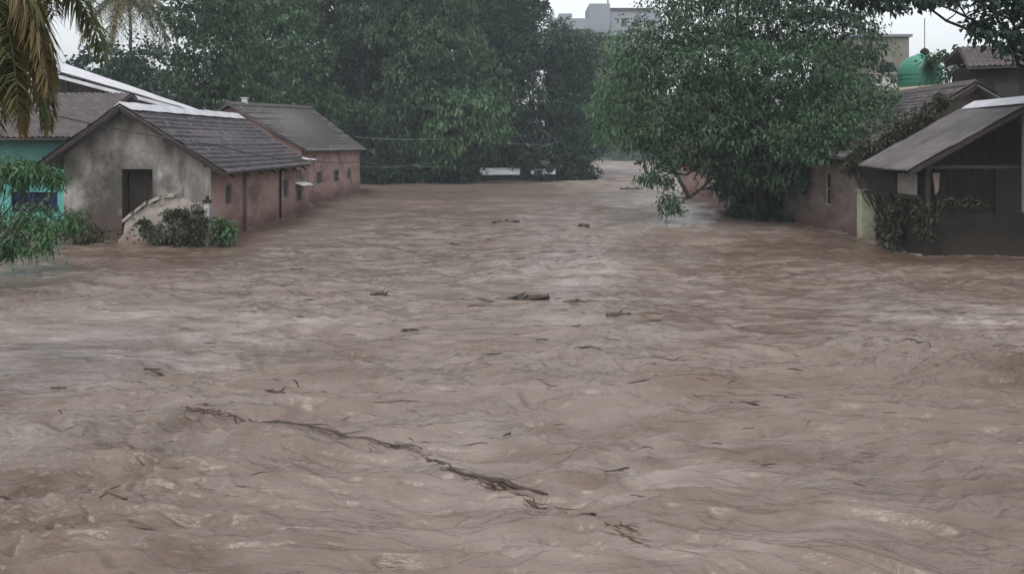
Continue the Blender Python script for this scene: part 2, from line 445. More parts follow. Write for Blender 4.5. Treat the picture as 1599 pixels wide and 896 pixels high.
# ================================================================== light, camera
EXPOSURE = 0.95
w = bpy.data.worlds.new('World'); scene.world = w; w.use_nodes = True
wn = w.node_tree; bg = wn.nodes['Background']
sky = wn.nodes.new('ShaderNodeTexSky'); sky.sky_type = 'NISHITA'; sky.sun_disc = False
SUN_EL, SUN_AZ = math.radians(58), math.radians(200)
sky.sun_elevation = SUN_EL; sky.sun_rotation = SUN_AZ
sky.air_density = 1.0; sky.dust_density = 4.0; sky.ozone_density = 1.0
hs = wn.nodes.new('ShaderNodeHueSaturation'); hs.inputs['Saturation'].default_value = .22     # overcast: nearly colourless
wn.links.new(sky.outputs[0], hs.inputs['Color']); wn.links.new(hs.outputs[0], bg.inputs['Color'])
bg.inputs['Strength'].default_value = 0.15
sd = bpy.data.lights.new('sun', 'SUN'); sd.energy = .5; sd.angle = math.radians(130); sd.color = (1, .97, .93)
so = bpy.data.objects.new('sun', sd); COL.objects.link(so)
dirv = Vector((math.sin(SUN_AZ) * math.cos(SUN_EL), math.cos(SUN_AZ) * math.cos(SUN_EL), math.sin(SUN_EL)))
so.rotation_euler = dirv.to_track_quat('Z', 'Y').to_euler(); so.location = (0, -10, 40)

cd = bpy.data.cameras.new('camera'); cd.sensor_width = 36; cd.lens = F / 1599 * 36
cd.shift_y = -(448 - HY) / 1599; cd.clip_end = 3000; cd.clip_start = .1
co = bpy.data.objects.new('camera', cd); COL.objects.link(co); co.location = (0, 0, H); co.rotation_euler = (math.pi / 2, 0, 0)
scene.camera = co
vs = scene.view_settings; vs.view_transform = 'Standard'; vs.look = 'None'; vs.exposure = EXPOSURE; vs.gamma = 1; vs.use_curve_mapping = False
scene.cycles.max_bounces = 6; scene.cycles.diffuse_bounces = 3; scene.cycles.transmission_bounces = 3
scene.cycles.transparent_max_bounces = 4; scene.cycles.volume_bounces = 0
scene.cycles.use_denoising = True

# ================================================================== water
_T = {}
def gnoise(x, y, seed):
    """2-D gradient noise, vectorised"""
    if seed not in _T: _T[seed] = np.random.default_rng(seed).random((256, 256)) * 2 * np.pi
    T = _T[seed]
    xi = np.floor(x).astype(np.int64); yi = np.floor(y).astype(np.int64); fx = x - xi; fy = y - yi
    sx = fx * fx * fx * (fx * (fx * 6 - 15) + 10); sy = fy * fy * fy * (fy * (fy * 6 - 15) + 10)
    def g(i, j, dx, dy):
        a = T[(xi + i) % 256, (yi + j) % 256]; return np.cos(a) * dx + np.sin(a) * dy
    a = g(0, 0, fx, fy); b = g(1, 0, fx - 1, fy); c = g(0, 1, fx, fy - 1); d = g(1, 1, fx - 1, fy - 1)
    return ((a + (b - a) * sx) + ((c + (d - c) * sx) - (a + (b - a) * sx)) * sy) * 1.5

def blob(x, y, cx, cy, rx, ry): return np.exp(-(((x - cx) / rx) ** 2 + ((y - cy) / ry) ** 2))

def water_height(x, y, dy=0.0):
    wx = x + .9 * gnoise(x * .23, y * .23, 1) + .22 * gnoise(x * .9, y * .9, 2)
    wy = y + .9 * gnoise(x * .23 + 9, y * .23, 3) + .22 * gnoise(x * .9 + 5, y * .9, 4)
    lod = lambda lam: np.clip(lam / (dy * 2.2 + 1e-6) - .4, 0, 1)
    ridge = lambda n: 1 - np.abs(n) * 2
    rough = .55 + .75 * np.clip(gnoise(x * .16, y * .13, 7) + .35, 0, 1)
    rough = rough + 1.1 * blob(x, y, -3.6, 9.5, 2.0, 3.0) + 1.2 * blob(x, y, 8.2, 14.0, 2.4, 2.6) + .5 * blob(x, y, 6.5, 8.0, 2, 2) + .6 * blob(x, y, 1.0, 45, 14, 18) - .2 * blob(x, y, -6, 16.5, 3, 3)
    h = .085 * gnoise(wx * .16, wy * .22, 11)
    h += .075 * rough * ridge(gnoise(wx * .34, wy * .62, 12)) * lod(1.6)
    h += .048 * rough * gnoise(wx * .8, wy * 1.5, 13) * lod(.8)
    h += .030 * rough * ridge(gnoise(wx * 1.5, wy * 2.6, 14)) * lod(.45)
    h += .017 * rough * gnoise(wx * 3.2, wy * 5.4, 15) * lod(.22)
    h += .008 * rough * ridge(gnoise(wx * 6, wy * 9.5, 16)) * lod(.12)
    up = np.clip((y - 26) / 26, 0, 1)
    h += up * (.11 * ridge(gnoise(wx * .17, wy * .30 + 7, 19)) + .07 * gnoise(wx * .45, wy * .5 + 3, 20)) * (.6 + rough * .6)
    s1 = gnoise(wx * .9 + 40, wy * 2.3, 17); s2 = gnoise(wx * 2.1, wy * 5.2 + 17, 18)
    h -= .17 * np.clip(s1 - .38, 0, 1) * lod(.8) * (rough + .3) + .115 * np.clip(s2 - .38, 0, 1) * lod(.35) * (rough + .3)
    h += .2 * blob(x, y, 8.0, 13.8, 1.3, .9) + .10 * blob(x, y, -4.4, 8.4, 1.2, 1.2) + .07 * blob(x, y, 5.2, 8.2, 1.0, .9)
    return h

def build_water():
    nr = 1000
    # ring spacing follows the eye's own resolution: fine near the bridge, coarse up the river
    inv = np.concatenate([np.linspace(1 / 2.2, 1 / 6.6, 60, endpoint=False), np.linspace(1 / 6.6, 1 / 330, nr - 60)]); Y = 1 / inv
    a = np.concatenate([np.linspace(-3.2, -.82, 60, endpoint=False), np.linspace(-.82, .82, 780), np.linspace(.82, 3.2, 61)[1:]]); nc = len(a)
    YY, AA = np.meshgrid(Y, a, indexing='ij'); XX = YY * AA
    dyy = np.gradient(Y)[:, None] * np.ones_like(XX)
    Z = water_height(XX, YY, dyy)
    V = np.stack([XX, YY, Z], -1).reshape(-1, 3)
    i = (np.arange(nr - 1)[:, None] * nc + np.arange(nc - 1)[None]).ravel()
    Fq = np.stack([i, i + 1, i + nc + 1, i + nc], 1)
    me = np_mesh('water', V, Fq); me.polygons.foreach_set('use_smooth', np.ones(len(Fq), dtype=bool))
    silt = .9 * blob(XX, YY, 8.0, 13.4, 1.7, 1.0) + .8 * blob(XX, YY, -4.9, 7.6, 1.0, 1.0) + .7 * blob(XX, YY, -4.0, 11.0, 1.1, 1.4) + .7 * blob(XX, YY, -11.5, 21.5, 3.5, 1.8)
    silt += .6 * blob(XX, YY, -2.6, 7.4, 1.6, .8) + .6 * blob(XX, YY, 3.5, 9.8, 1.4, .8) + .6 * blob(XX, YY, -4.6, 9.4, .9, 1.2) + .8 * blob(XX, YY, 10.5, 31, 4.5, 4) + .8 * blob(XX, YY, -11, 29, 5, 3) + .7 * blob(XX, YY, -6, 70, 9, 10) + .5 * blob(XX, YY, 5.2, 8, 1.2, 1.5)
    U = XX * .83 - YY * .55; Vv = XX * .55 + YY * .83; Vv = Vv + .5 * gnoise(U * .3, Vv * .3, 55)      # across and along the current
    silt += .75 * np.clip(gnoise(U * .16, Vv * 1.5, 54) - .18, 0, 1)
    silt = np.clip(silt * (.75 + .9 * gnoise(XX * 1.1, YY * 1.7, 51) + .5 * gnoise(XX * 3, YY * 5, 52)) + .25 * gnoise(XX * .3, YY * .4, 53), 0, 1)
    sa = me.attributes.new('silt', 'FLOAT', 'POINT'); sa.data.foreach_set('value', silt.astype(np.float32).ravel())
    sheen_froth = .8 * blob(XX, YY, -6.5, 16.5, 4, 4) + .8 * blob(XX, YY, 9.6, 18, 3, 2.2) + .45 * blob(XX, YY, 1.5, 24, 5, 9) + .45 * blob(XX, YY, 1.0, 9.5, 3, 2.5) + 1.6 * np.clip((YY - 58) / 40, 0, 1) * np.clip((XX - 3) / 4, 0, 1) + .6 * blob(XX, YY, 9, 52, 4, 14)  # broad pale patches: sky sheen painted into the water colour
    sheen_froth = np.clip(sheen_froth * (.45 + 1.3 * np.clip(gnoise(XX * .5, YY * 1.1, 61) + .6 * gnoise(XX * 1.6, YY * 3.2, 62), -.35, 1)) + .3 * np.clip(gnoise(XX * 1.2, YY * 3.0, 63) - .42, 0, 1), 0, 1)
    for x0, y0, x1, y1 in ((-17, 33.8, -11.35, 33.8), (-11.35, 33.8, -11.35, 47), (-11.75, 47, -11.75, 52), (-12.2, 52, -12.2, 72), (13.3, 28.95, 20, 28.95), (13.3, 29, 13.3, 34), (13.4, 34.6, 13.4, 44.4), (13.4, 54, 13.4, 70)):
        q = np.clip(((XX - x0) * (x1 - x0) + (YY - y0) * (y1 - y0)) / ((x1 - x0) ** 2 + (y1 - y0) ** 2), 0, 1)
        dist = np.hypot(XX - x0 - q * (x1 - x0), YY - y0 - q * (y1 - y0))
        sheen_froth += .8 * np.exp(-(dist / .35) ** 2) * (gnoise(XX * 1.3, YY * 1.3, 64) > -.1)  # scum line along the flooded walls
        silt += .7 * np.exp(-(dist / 1.6) ** 2)
    sheen_froth = np.clip(sheen_froth, 0, 1); silt = np.clip(silt, 0, 1); sa.data.foreach_set('value', silt.astype(np.float32).ravel())
    fa = me.attributes.new('sheen_froth', 'FLOAT', 'POINT'); fa.data.foreach_set('value', sheen_froth.astype(np.float32).ravel())
    chop = .08 + .34 * np.clip((YY - 18) / 70, 0, 1)          # ripples too fine to model widen the gloss up the river
    ca = me.attributes.new('chop', 'FLOAT', 'POINT'); ca.data.foreach_set('value', chop.astype(np.float32).ravel())
    m, nt, b = _nt('turbid flood water')
    g = nt.nodes.new('ShaderNodeNewGeometry')
    mp = nt.nodes.new('ShaderNodeMapping'); mp.inputs['Scale'].default_value = (.5, 1, 1)
    nt.links.new(g.outputs['Position'], mp.inputs['Vector'])
    v = mp.outputs['Vector']
    c = mix(nt, ramp(nt, noise(nt, .18, 5, .6, v, .8), .36, .64), (.103, .077, .060), (.145, .115, .097))
    c = mix(nt, math_(nt, 'MULTIPLY', ramp(nt, noise(nt, .45, 6, .65, v, 1.2), .52, .70), .55), c, (.085, .056, .037))
    c = mix(nt, math_(nt, 'MULTIPLY', ramp(nt, noise(nt, 2.6, 6, .7, v, 1.4), .56, .74), .45), c, (.22, .185, .165))
    c = mix(nt, math_(nt, 'MULTIPLY', ramp(nt, noise(nt, 5.0, 5, .7, v, 1.0), .60, .72), .5), c, (.060, .043, .032))
    at = nt.nodes.new('ShaderNodeAttribute'); at.attribute_name = 'silt'
    c = mix(nt, math_(nt, 'MULTIPLY', at.outputs['Fac'], .8), c, (.060, .039, .026))
    af = nt.nodes.new('ShaderNodeAttribute'); af.attribute_name = 'sheen_froth'
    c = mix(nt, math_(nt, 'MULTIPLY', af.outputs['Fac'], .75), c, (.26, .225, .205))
    ac = nt.nodes.new('ShaderNodeAttribute'); ac.attribute_name = 'chop'; nt.links.new(ac.outputs['Fac'], b.inputs['Roughness'])
    nt.links.new(c, b.inputs['Base Color'])
    b.inputs['IOR'].default_value = 1.33
    mp2 = nt.nodes.new('ShaderNodeMapping'); mp2.inputs['Scale'].default_value = (.55, 1, 1)
    nt.links.new(g.outputs['Position'], mp2.inputs['Vector'])
    hh = math_(nt, 'ADD', math_(nt, 'MULTIPLY', noise(nt, 4.5, 4, .6, mp2.outputs[0], .6), .6), math_(nt, 'MULTIPLY', noise(nt, 16, 3, .6, mp2.outputs[0], .5), .16))
    bp = nt.nodes.new('ShaderNodeBump'); bp.inputs['Strength'].default_value = .55; bp.inputs['Distance'].default_value = .12
    nt.links.new(hh, bp.inputs['Height']); nt.links.new(bp.outputs['Normal'], b.inputs['Normal'])
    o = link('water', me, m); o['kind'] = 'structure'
build_water()

def wz(x, y): return float(water_height(np.array([[x]], float), np.array([[y]], float))[0, 0])

# ground: the drowned valley floor with its banks rising out of the flood
def ground_height(x, y):
    river = 165 / 1400 * y
    halfw = np.where(y < 90, 60, np.maximum(4.2 + y * .022, 60 - (y - 90) * 7))
    left = river - np.where(y < 90, 60, 0)
    d = np.where(y < 102, np.minimum(x + 60, 19 - x), np.where(y < 250, np.minimum(x - (river - 4.0 - (y - 84) * .012), river + 5.2 + (y - 84) * .02 - x), -3))
    d = np.where((y >= 102) & (y < 106), np.maximum(d, np.minimum(x + 60, 19 - x) * (106 - y) / 4), d)
    h = np.clip(-.25 - d * .35, -1.9, 1.3 + .02 * np.abs(d))
    h = np.where(y < 20, np.minimum(h, -1.2), h)
    return h + .25 * gnoise(x * .12, y * .12, 31) + .1 * gnoise(x * .5, y * .5, 32)
def build_ground():
    xs = np.concatenate([np.linspace(-1500, -130, 14), np.linspace(-120, 120, 121), np.linspace(130, 1500, 14)])
    ys = np.concatenate([np.linspace(-200, 0, 6), np.linspace(4, 300, 149), np.linspace(330, 2500, 16)])
    X, Y = np.meshgrid(xs, ys); Z = ground_height(X, Y)
    V = np.stack([X, Y, Z], -1).reshape(-1, 3); n = len(xs)
    i = (np.arange(len(ys) - 1)[:, None] * n + np.arange(n - 1)[None]).ravel()
    o = link('ground', np_mesh('ground', V, np.stack([i, i + 1, i + n + 1, i + n], 1)), M['soil']); o['kind'] = 'structure'
build_ground()

# ================================================================== LEFT BANK: house with the grey gable
def gable_house(t, xw, xo, xr, zr, yn, yf, ef, tilekey, seed):
    pass

t = thing('gabled_house', 'long tiled house with stained grey gable and pink side wall, nearest on left bank', 'house', (-14.1, 40, 0))
yn, yf = 33.8, 47.0; xl, xr_, xw = -16.9, -14.45, -11.35
zr = 5.12; kr = 2.5 / 3.9; kl = 2.3 / 3.2
zE_r = zr - .12 - (xw - xr_) * kr; zE_l = zr - .12 - (xr_ - xl) * kl
mb = MB()
doorh = (2.2, 3.35, -.6, 2.72)
wall(mb, (xl, yn, 0), (1, 0, 0), xw - xl, -1.8, zE_l if zE_l < zE_r else zE_r, [doorh], .5, (0, 1, 0))
zb = min(zE_l, zE_r)
mb.quad((xl, yn, zb), (xw, yn, zb), (xw, yn, zE_r + .001), (xr_, yn, zr - .12), (xl, yn, zE_l + .001))
mb.build('gable_wall', M['plaster_grey'], t)
mb = MB()
wins = [(1.75, 2.55, 1.25, 2.08), (10.75, 11.75, 1.02, 1.98)]
wall(mb, (xw, yn, 0), (0, 1, 0), yf - yn, -1.8, zE_r, wins, .14, (-1, 0, 0))
mb.quad((xw, yf, -1.8), (xl, yf, -1.8), (xl, yf, zE_l), (xr_, yf, zr - .12), (xw, yf, zE_r))
mb.quad((xl, yn, -1.8), (xl, yf, -1.8), (xl, yf, zE_l), (xl, yn, zE_l))
mb.build('side_wall', M['plaster_pink'], t)
for hole in wins:
    window(t, (xw, yn, 0), (0, 1, 0), hole, (-1, 0, 0), bars=(1, 0))
d = MB(); d.box(xl + 2.2, xl + 3.35, yn + .42, yn + .48, -.6, 2.72)
door = d.build('door', M['wood_brown'], t)
d = MB()
d.box(xl + 2.2, xl + 2.28, yn + .3, yn + .42, -.6, 2.72); d.box(xl + 3.27, xl + 3.35, yn + .3, yn + .42, -.6, 2.72); d.box(xl + 2.28, xl + 3.27, yn + .3, yn + .42, 2.64, 2.72)
sub(d.build('frame', M['wood_dark'], t), door)
d = MB(); d.box(xw, xw + .12, yn + 4.0, yn + 4.2, -1.8, 2.5); d.build('pilaster', M['plaster_dull'], t)
d = MB(); d.tube([(xw + .07, 43.7, -1), (xw + .07, 43.7, 2.5)], .05, 8); d.build('downpipe', M['wood_dark'], t)
yo = 33.0; yfo = 47.2; xe = -10.55; xle = -17.75
rf = tile_roof('roof', M['tile_dark'], t, (xe, yo, zr - (xe - xr_) * kr), (xe, yfo, zr - (xe - xr_) * kr + .06), (xr_, yo, zr), (xr_, yfo, zr + .12), seed=3, sag=.06)
rf['label'] = 'river side roof slope in dark wet tiles'
rf2 = tile_roof('roof', M['tile_dark'], t, (xle, yo, zr - (xr_ - xle) * kl), (xle, yfo, zr - (xr_ - xle) * kl), (xr_, yo, zr), (xr_, yfo, zr + .12), seed=4)
rake_board('barge_board', M['wood_dark'], t, (xr_ + .03, yo + .05, zr - .08), (xe, yo + .05, zr - (xe - xr_) * kr - .05), .18, .06)
rake_board('barge_board', M['wood_dark'], t, (xle, yo + .05, zr - (xr_ - xle) * kl - .05), (xr_ - .03, yo + .05, zr - .08), .18, .06)
mb = MB()
for k in range(14):
    a = yo + k * (yfo - yo) / 14; b = a + (yfo - yo) / 14 + .05; z = zr + .05 + .12 * k / 14 + (.012 if k % 2 else 0)
    prof = lambda y: [(xr_ - .30, y, z - .20), (xr_, y, z + .06), (xr_ + .42, y, z - .235), (xr_, y, z)]
    mb.hexa(prof(a), prof(b))
c = mb.build('ridge_cap', M['sheet'], t); c['label'] = 'pale tin ridge capping'
for k in range(7):        # rafter feet under the eave, purlin ends at the gable
    mb = MB(); y = 34.2 + k * 2.0
    mb.hexa([(xw + .02, y, 2.93), (xw + .02, y + .07, 2.93), (xw + .02, y + .07, 2.83), (xw + .02, y, 2.83)],
            [(xe - .06, y, 2.46), (xe - .06, y + .07, 2.46), (xe - .06, y + .07, 2.36), (xe - .06, y, 2.36)])
    mb.build('rafter', M['wood_dark'], t)
for fx in (.42, .8):
    x = xr_ + (xe - xr_) * fx; z = zr - (x - xr_) * kr - .16
    mb = MB(); mb.box(x - .06, x + .06, yo + .08, yn, z - .16, z - .02); mb.build('purlin', M['wood_dark'], t)

# sloping concrete stair wall in front of the door
t = thing('stair_wall', 'broken pale concrete stair wall sloping up beside the dark doorway', 'wall', P(255, 380, 32.6))
pr = [(185, 384), (205, 383), (213, 352), (268, 326), (333, 330), (333, 378), (345, 392), (185, 392)]
pr_top = [P(a, b, 32.4) for a, b in ((180, 388), (186, 374), (193, 366), (196, 344), (206, 338), (210, 330), (224, 326), (230, 316), (243, 318), (250, 309), (268, 307), (276, 312), (288, 309), (296, 318), (312, 316), (318, 326), (333, 324), (333, 388))]
mb = MB()
i = len(pr_top); mb.v = list(pr_top) + [(x, y + .35, z) for x, y, z in pr_top]
mb.f = [tuple(range(i)), tuple(range(2 * i - 1, i - 1, -1))] + [(k, k + i, (k + 1) % i + i, (k + 1) % i) for k in range(i)]
mb.build('wall_body', M['concrete'], t)
mb = MB()
for (a, b) in (((191, 343), (207, 330)), ((210, 328), (228, 314)), ((233, 313), (249, 306)), ((254, 304), (272, 303))):
    a, b = P(*a, 32.3), P(*b, 32.3)
    mb.hexa([a, b, (b[0], b[1], b[2] - .12), (a[0], a[1], a[2] - .12)], [(a[0], a[1] + .5, a[2]), (b[0], b[1] + .5, b[2]), (b[0], b[1] + .5, b[2] - .12), (a[0], a[1] + .5, a[2] - .12)])
mb.build('coping', M['concrete'], t)
t = thing('gate_post', 'thin pale post with a dark cap at the corner of the grey gable', 'post', P(324, 378, 32.2))
a = P(324, 385, 32.2); mb = MB(); mb.box(a[0] - .09, a[0] + .09, a[1] - .09, a[1] + .09, -1.0, 1.55); mb.build('shaft', M['render_white'], t)
mb = MB(); mb.box(a[0] - .13, a[0] + .13, a[1] - .13, a[1] + .13, 1.55, 1.66); mb.box(a[0] - .05, a[0] + .05, a[1] - .05, a[1] + .05, 1.66, 1.8); mb.build('cap', M['wood_dark'], t)

# lean-to between the two left houses
t = thing('lean_to_shed', 'small pink lean-to with a pale awning between the two left tiled houses', 'shed', (-12.6, 50, 0))
mb = MB(); h1 = (1.0, 2.9, 1.75, 2.35); h2 = (1.8, 2.9, .55, 1.25)
wall(mb, (-11.75, 47.25, 0), (0, 1, 0), 4.6, -1.8, 2.75, [h1, h2], .14, (-1, 0, 0)); mb.build('wall', M['plaster_pink'], t)
window(t, (-11.75, 47.25, 0), (0, 1, 0), h1, (-1, 0, 0), pane='pale_board', bars=(2, 0))
window(t, (-11.75, 47.25, 0), (0, 1, 0), h2, (-1, 0, 0), bars=(1, 0))
sheet_roof('awning', M['white'], t, (-11.15, 48.0, 1.50), (-11.15, 50.4, 1.50), (-11.74, 48.0, 1.66), (-11.74, 50.4, 1.66), seed=5)
sheet_roof('roof', M['sheet'], t, (-11.3, 47.4, 2.86), (-11.3, 51.9, 2.86), (-12.6, 47.4, 3.1), (-12.6, 51.9, 3.1), seed=6)

# second tiled house
t = thing('tiled_house', 'taller pink house with plain dark tiled roof standing behind the grey-gabled house', 'house', (-15, 61, 0))
xw, xr_, xl = -12.2, -16.25, -20.3; y0, y1 = 51.9, 71.8
mb = MB()
wins = [(4.2, 6.0, 1.25, 2.05), (9.6, 11.4, 1.2, 2.0), (14.6, 16.0, 1.25, 2.0)]
wall(mb, (xw, y0, 0), (0, 1, 0), y1 - y0, -1.8, 3.42, wins, .14, (-1, 0, 0))
for y, zz in ((y0, 6.0), (y1, 6.75)):
    mb.quad((xl, y, -1.8), (xw, y, -1.8), (xw, y, 3.42), (xr_, y, zz - .1), (xl, y, 3.4))
mb.quad((xl, y0, -1.8), (xl, y1, -1.8), (xl, y1, 3.4), (xl, y0, 3.4))
mb.build('wall', M['plaster_pink'], t)
window(t, (xw, y0, 0), (0, 1, 0), wins[0], (-1, 0, 0), bars=(2, 0))
window(t, (xw, y0, 0), (0, 1, 0), wins[1], (-1, 0, 0), frame='pale_board', bars=(1, 1), label='window with pale frame and crossed bars')
window(t, (xw, y0, 0), (0, 1, 0), wins[2], (-1, 0, 0), bars=(1, 0))
xe = -11.75
tile_roof('roof', M['tile_grey'], t, (xe, 51.3, 3.36), (xe, 72.4, 3.40), (xr_, 51.3, 6.1), (xr_, 72.4, 6.82), seed=7, amp=.014, step=.022, course=.34)
tile_roof('roof', M['tile_grey'], t, (-20.8, 51.3, 3.36), (-20.8, 72.4, 3.40), (xr_, 51.3, 6.1), (xr_, 72.4, 6.82), seed=8, amp=.014, step=.022, course=.34)
mb = MB()
for k in range(12):
    a = 51.3 + k * 21.1 / 12; z = 6.14 + .72 * (k + .5) / 12
    prof = lambda y, z: [(xr_ - .2, y, z - .14), (xr_, y, z + .05), (xr_ + .2, y, z - .14), (xr_, y, z - .04)]
    mb.hexa(prof(a, 6.16 + .72 * k / 12), prof(a + 21.1 / 12 + .06, 6.16 + .72 * (k + 1) / 12))
mb.build('ridge_cap', M['tile_grey'], t)
rake_board('barge_board', M['wood_dark'], t, (xr_, 72.45, 6.76), (xe, 72.45, 3.34), .2, .06, (0, 1, 0))
mb = MB(); mb.box(-16.45, -16.15, 54.6, 54.9, 6.2, 6.55); mb.box(-16.5, -16.1, 54.55, 54.95, 6.55, 6.61); mb.build('roof_vent', M['sheet'], t)

# tin roofed house behind
t = thing('tin_roof_house', 'house with a long sloping pale tin roof rising behind the grey gable', 'house', P(215, 200, 48))
A, B = P(52, 100, 45.2), P(308, 174, 45.2); C_, D_ = P(52, 84, 51.0), P(312, 173, 51.0)
sheet_roof('roof', M['sheet'], t, B, D_, A, C_, pitch=.3, amp=.03, nv=10, seed=9)
A2, B2 = P(52, 107, 44.9), P(296, 172, 44.9)
mb = MB(); mb.hexa([A2, B2, (B2[0], B2[1], B2[2] - .16), (A2[0], A2[1], A2[2] - .16)], [(A2[0], A2[1] + .18, A2[2]), (B2[0], B2[1] + .18, B2[2]), (B2[0], B2[1] + .18, B2[2] - .16), (A2[0], A2[1] + .18, A2[2] - .16)])
mb.build('verge_trim', M['sheet'], t)
xa, xb = A[0] + .2, B[0] - .8
zl = lambda x: A[2] + (B[2] - A[2]) * (x - A[0]) / (B[0] - A[0]) - .32
mb = MB(); mb.quad((xa, 45.5, -1), (xb, 45.5, -1), (xb, 45.5, zl(xb)), (xa, 45.5, zl(xa)))
mb.quad((xb, 45.5, -1), (xb, 50.5, -1), (xb, 50.5, zl(xb) - .1), (xb, 45.5, zl(xb))); mb.quad((xa, 45.5, -1), (xa, 50.5, -1), (xa, 50.5, zl(xa) - .1), (xa, 45.5, zl(xa)))
mb.build('wall', M['wood_brown'], t)
mb = MB()
for x in (xa + 1.4, xa + 3.1): mb.box(x - .06, x + .06, 45.36, 45.49, 0, zl(x) - .05)
mb.build('wall_batten', M['wood_dark'], t)

# turquoise house at the left edge
t = thing('turquoise_house', 'turquoise house with a navy window panel under a brown tiled roof at the left edge', 'house', (-22, 38, 0))
y0 = 36.0; xR = -17.85
mb = MB(); hole = (6.4, 8.25, .95, 1.75)
wall(mb, (-26.5, y0, 0), (1, 0, 0), 8.65, -1.8, 2.75, [hole], .12, (0, 1, 0))
mb.quad((xR, y0, -1.8), (xR, 41, -1.8), (xR, 41, 3.9), (xR, y0, 3.9)); mb.build('wall', M['turquoise'], t)
window(t, (-26.5, y0, 0), (1, 0, 0), hole, (0, 1, 0), pane='navy', frame='navy', bars=(3, 0), label='navy blue window panel')
mb = MB(); mb.box(-26.5, xR, y0 - .03, y0 + .2, 2.75, 3.85); mb.build('fascia_band', M['turquoise_dark'], t)
mb = MB(); mb.box(-26.6, -18.9, y0 - .9, y0 - .03, 2.66, 2.78); mb.build('canopy', M['render_white'], t)
tile_roof('roof', M['tile_brown'], t, (-27, y0 - .7, 3.92), (-17.2, y0 - .7, 3.92), (-27, 40.6, 6.0), (-17.2, 40.6, 6.0), seed=10, amp=.03)
tile_roof('roof', M['tile_brown'], t, (-27, 45.0, 3.92), (-17.2, 45.0, 3.92), (-27, 40.6, 6.0), (-17.2, 40.6, 6.0), seed=11, amp=.03)

# ================================================================== RIGHT BANK
t = thing('riverside_shed', 'dark open-fronted shed with a grey sheet roof, nearest on the right bank', 'shed', (15.5, 30.5, 0))
xe, xr_ = 12.6, 16.75; yn, yf = 28.5, 32.5; ze, zr = 2.80, 5.10
sheet_roof('roof', M['sheet_grey'], t, (xe, yn, ze), (xe, yf, ze + .08), (xr_, yn, zr), (xr_, yf, zr + .08), pitch=.25, amp=.03, nv=14, seed=12)
sheet_roof('roof', M['sheet_grey'], t, (20.9, yn, ze), (20.9, yf, ze + .08), (xr_, yn, zr), (xr_, yf, zr + .08), pitch=.2, amp=.014, seed=13)
mb = MB()
for k in range(3):
    a = yn - .03 + k * 1.36; prof = lambda y: [(xr_ - .5, y, zr - .17), (xr_, y, zr + .12), (xr_ + .4, y, zr - .13), (xr_, y, zr + .07)]
    mb.hexa(prof(a), prof(a + 1.36))
mb.build('ridge_cap', M['sheet'], t)
rake_board('barge_board', M['wood_dark'], t, (xe + .05, yn + .06, ze - .02), (xr_, yn + .06, zr - .06), .16, .05)
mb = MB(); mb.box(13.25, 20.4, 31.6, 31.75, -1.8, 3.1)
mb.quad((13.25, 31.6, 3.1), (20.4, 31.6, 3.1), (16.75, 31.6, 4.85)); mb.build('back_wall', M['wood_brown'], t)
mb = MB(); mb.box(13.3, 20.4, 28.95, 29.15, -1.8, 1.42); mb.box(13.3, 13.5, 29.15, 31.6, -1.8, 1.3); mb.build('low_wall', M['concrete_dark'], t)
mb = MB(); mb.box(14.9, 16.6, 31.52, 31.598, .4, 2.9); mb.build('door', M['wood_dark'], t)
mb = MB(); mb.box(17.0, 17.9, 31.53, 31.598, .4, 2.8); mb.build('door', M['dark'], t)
for x, key in ((13.45, 'wood_dark'), (16.62, 'frame'), (20.2, 'wood_dark')):
    mb = MB(); zt = 4.7 if x == 16.62 else 2.95
    mb.box(x - .07, x + .07, 28.98, 29.12, 1.42, zt); mb.build('post', M[key], t)
mb = MB(); mb.box(13.5, 20.1, 29.3, 29.4, 2.84, 2.95); mb.build('tie_beam', M['dark'], t)
mb = MB(); mb.hexa([(13.75, 29.3, 2.7), (13.98, 29.3, 2.7), (13.95, 29.3, 2.12), (13.84, 29.3, 1.98)], [(13.75, 29.34, 2.7), (13.98, 29.34, 2.7), (13.95, 29.36, 2.12), (13.84, 29.36, 1.98)])
tag(mb.build('hanging_rag', M['plaster_dull']), 'pale grey rag hanging inside the dark open-fronted shed', 'cloth')
mb = MB(); mb.box(13.16, 13.24, 29.3, 30.6, 1.98, 2.66); s1 = mb.build('side_board', M['pale_board'], t)
mb = MB(); mb.box(13.16, 13.24, 30.75, 33.2, 2.0, 2.72); mb.build('side_board', M['wood_brown'], t)
mb = MB(); mb.box(13.1, 13.23, 29.0, 33.3, 1.84, 1.97); mb.build('rail', M['wood_dark'], t)

t = thing('gate_pillar', 'pale green lime-washed pillar at the river corner of the grey roofed shed', 'pillar', (13.4, 33.9, 0))
mb = MB(); mb.box(13.12, 13.62, 33.6, 34.1, -1.8, 1.85); mb.build('shaft', M['pillar'], t)
mb = MB(); mb.box(13.06, 13.68, 33.54, 34.16, 1.85, 1.97); mb.build('cap', M['concrete'], t)

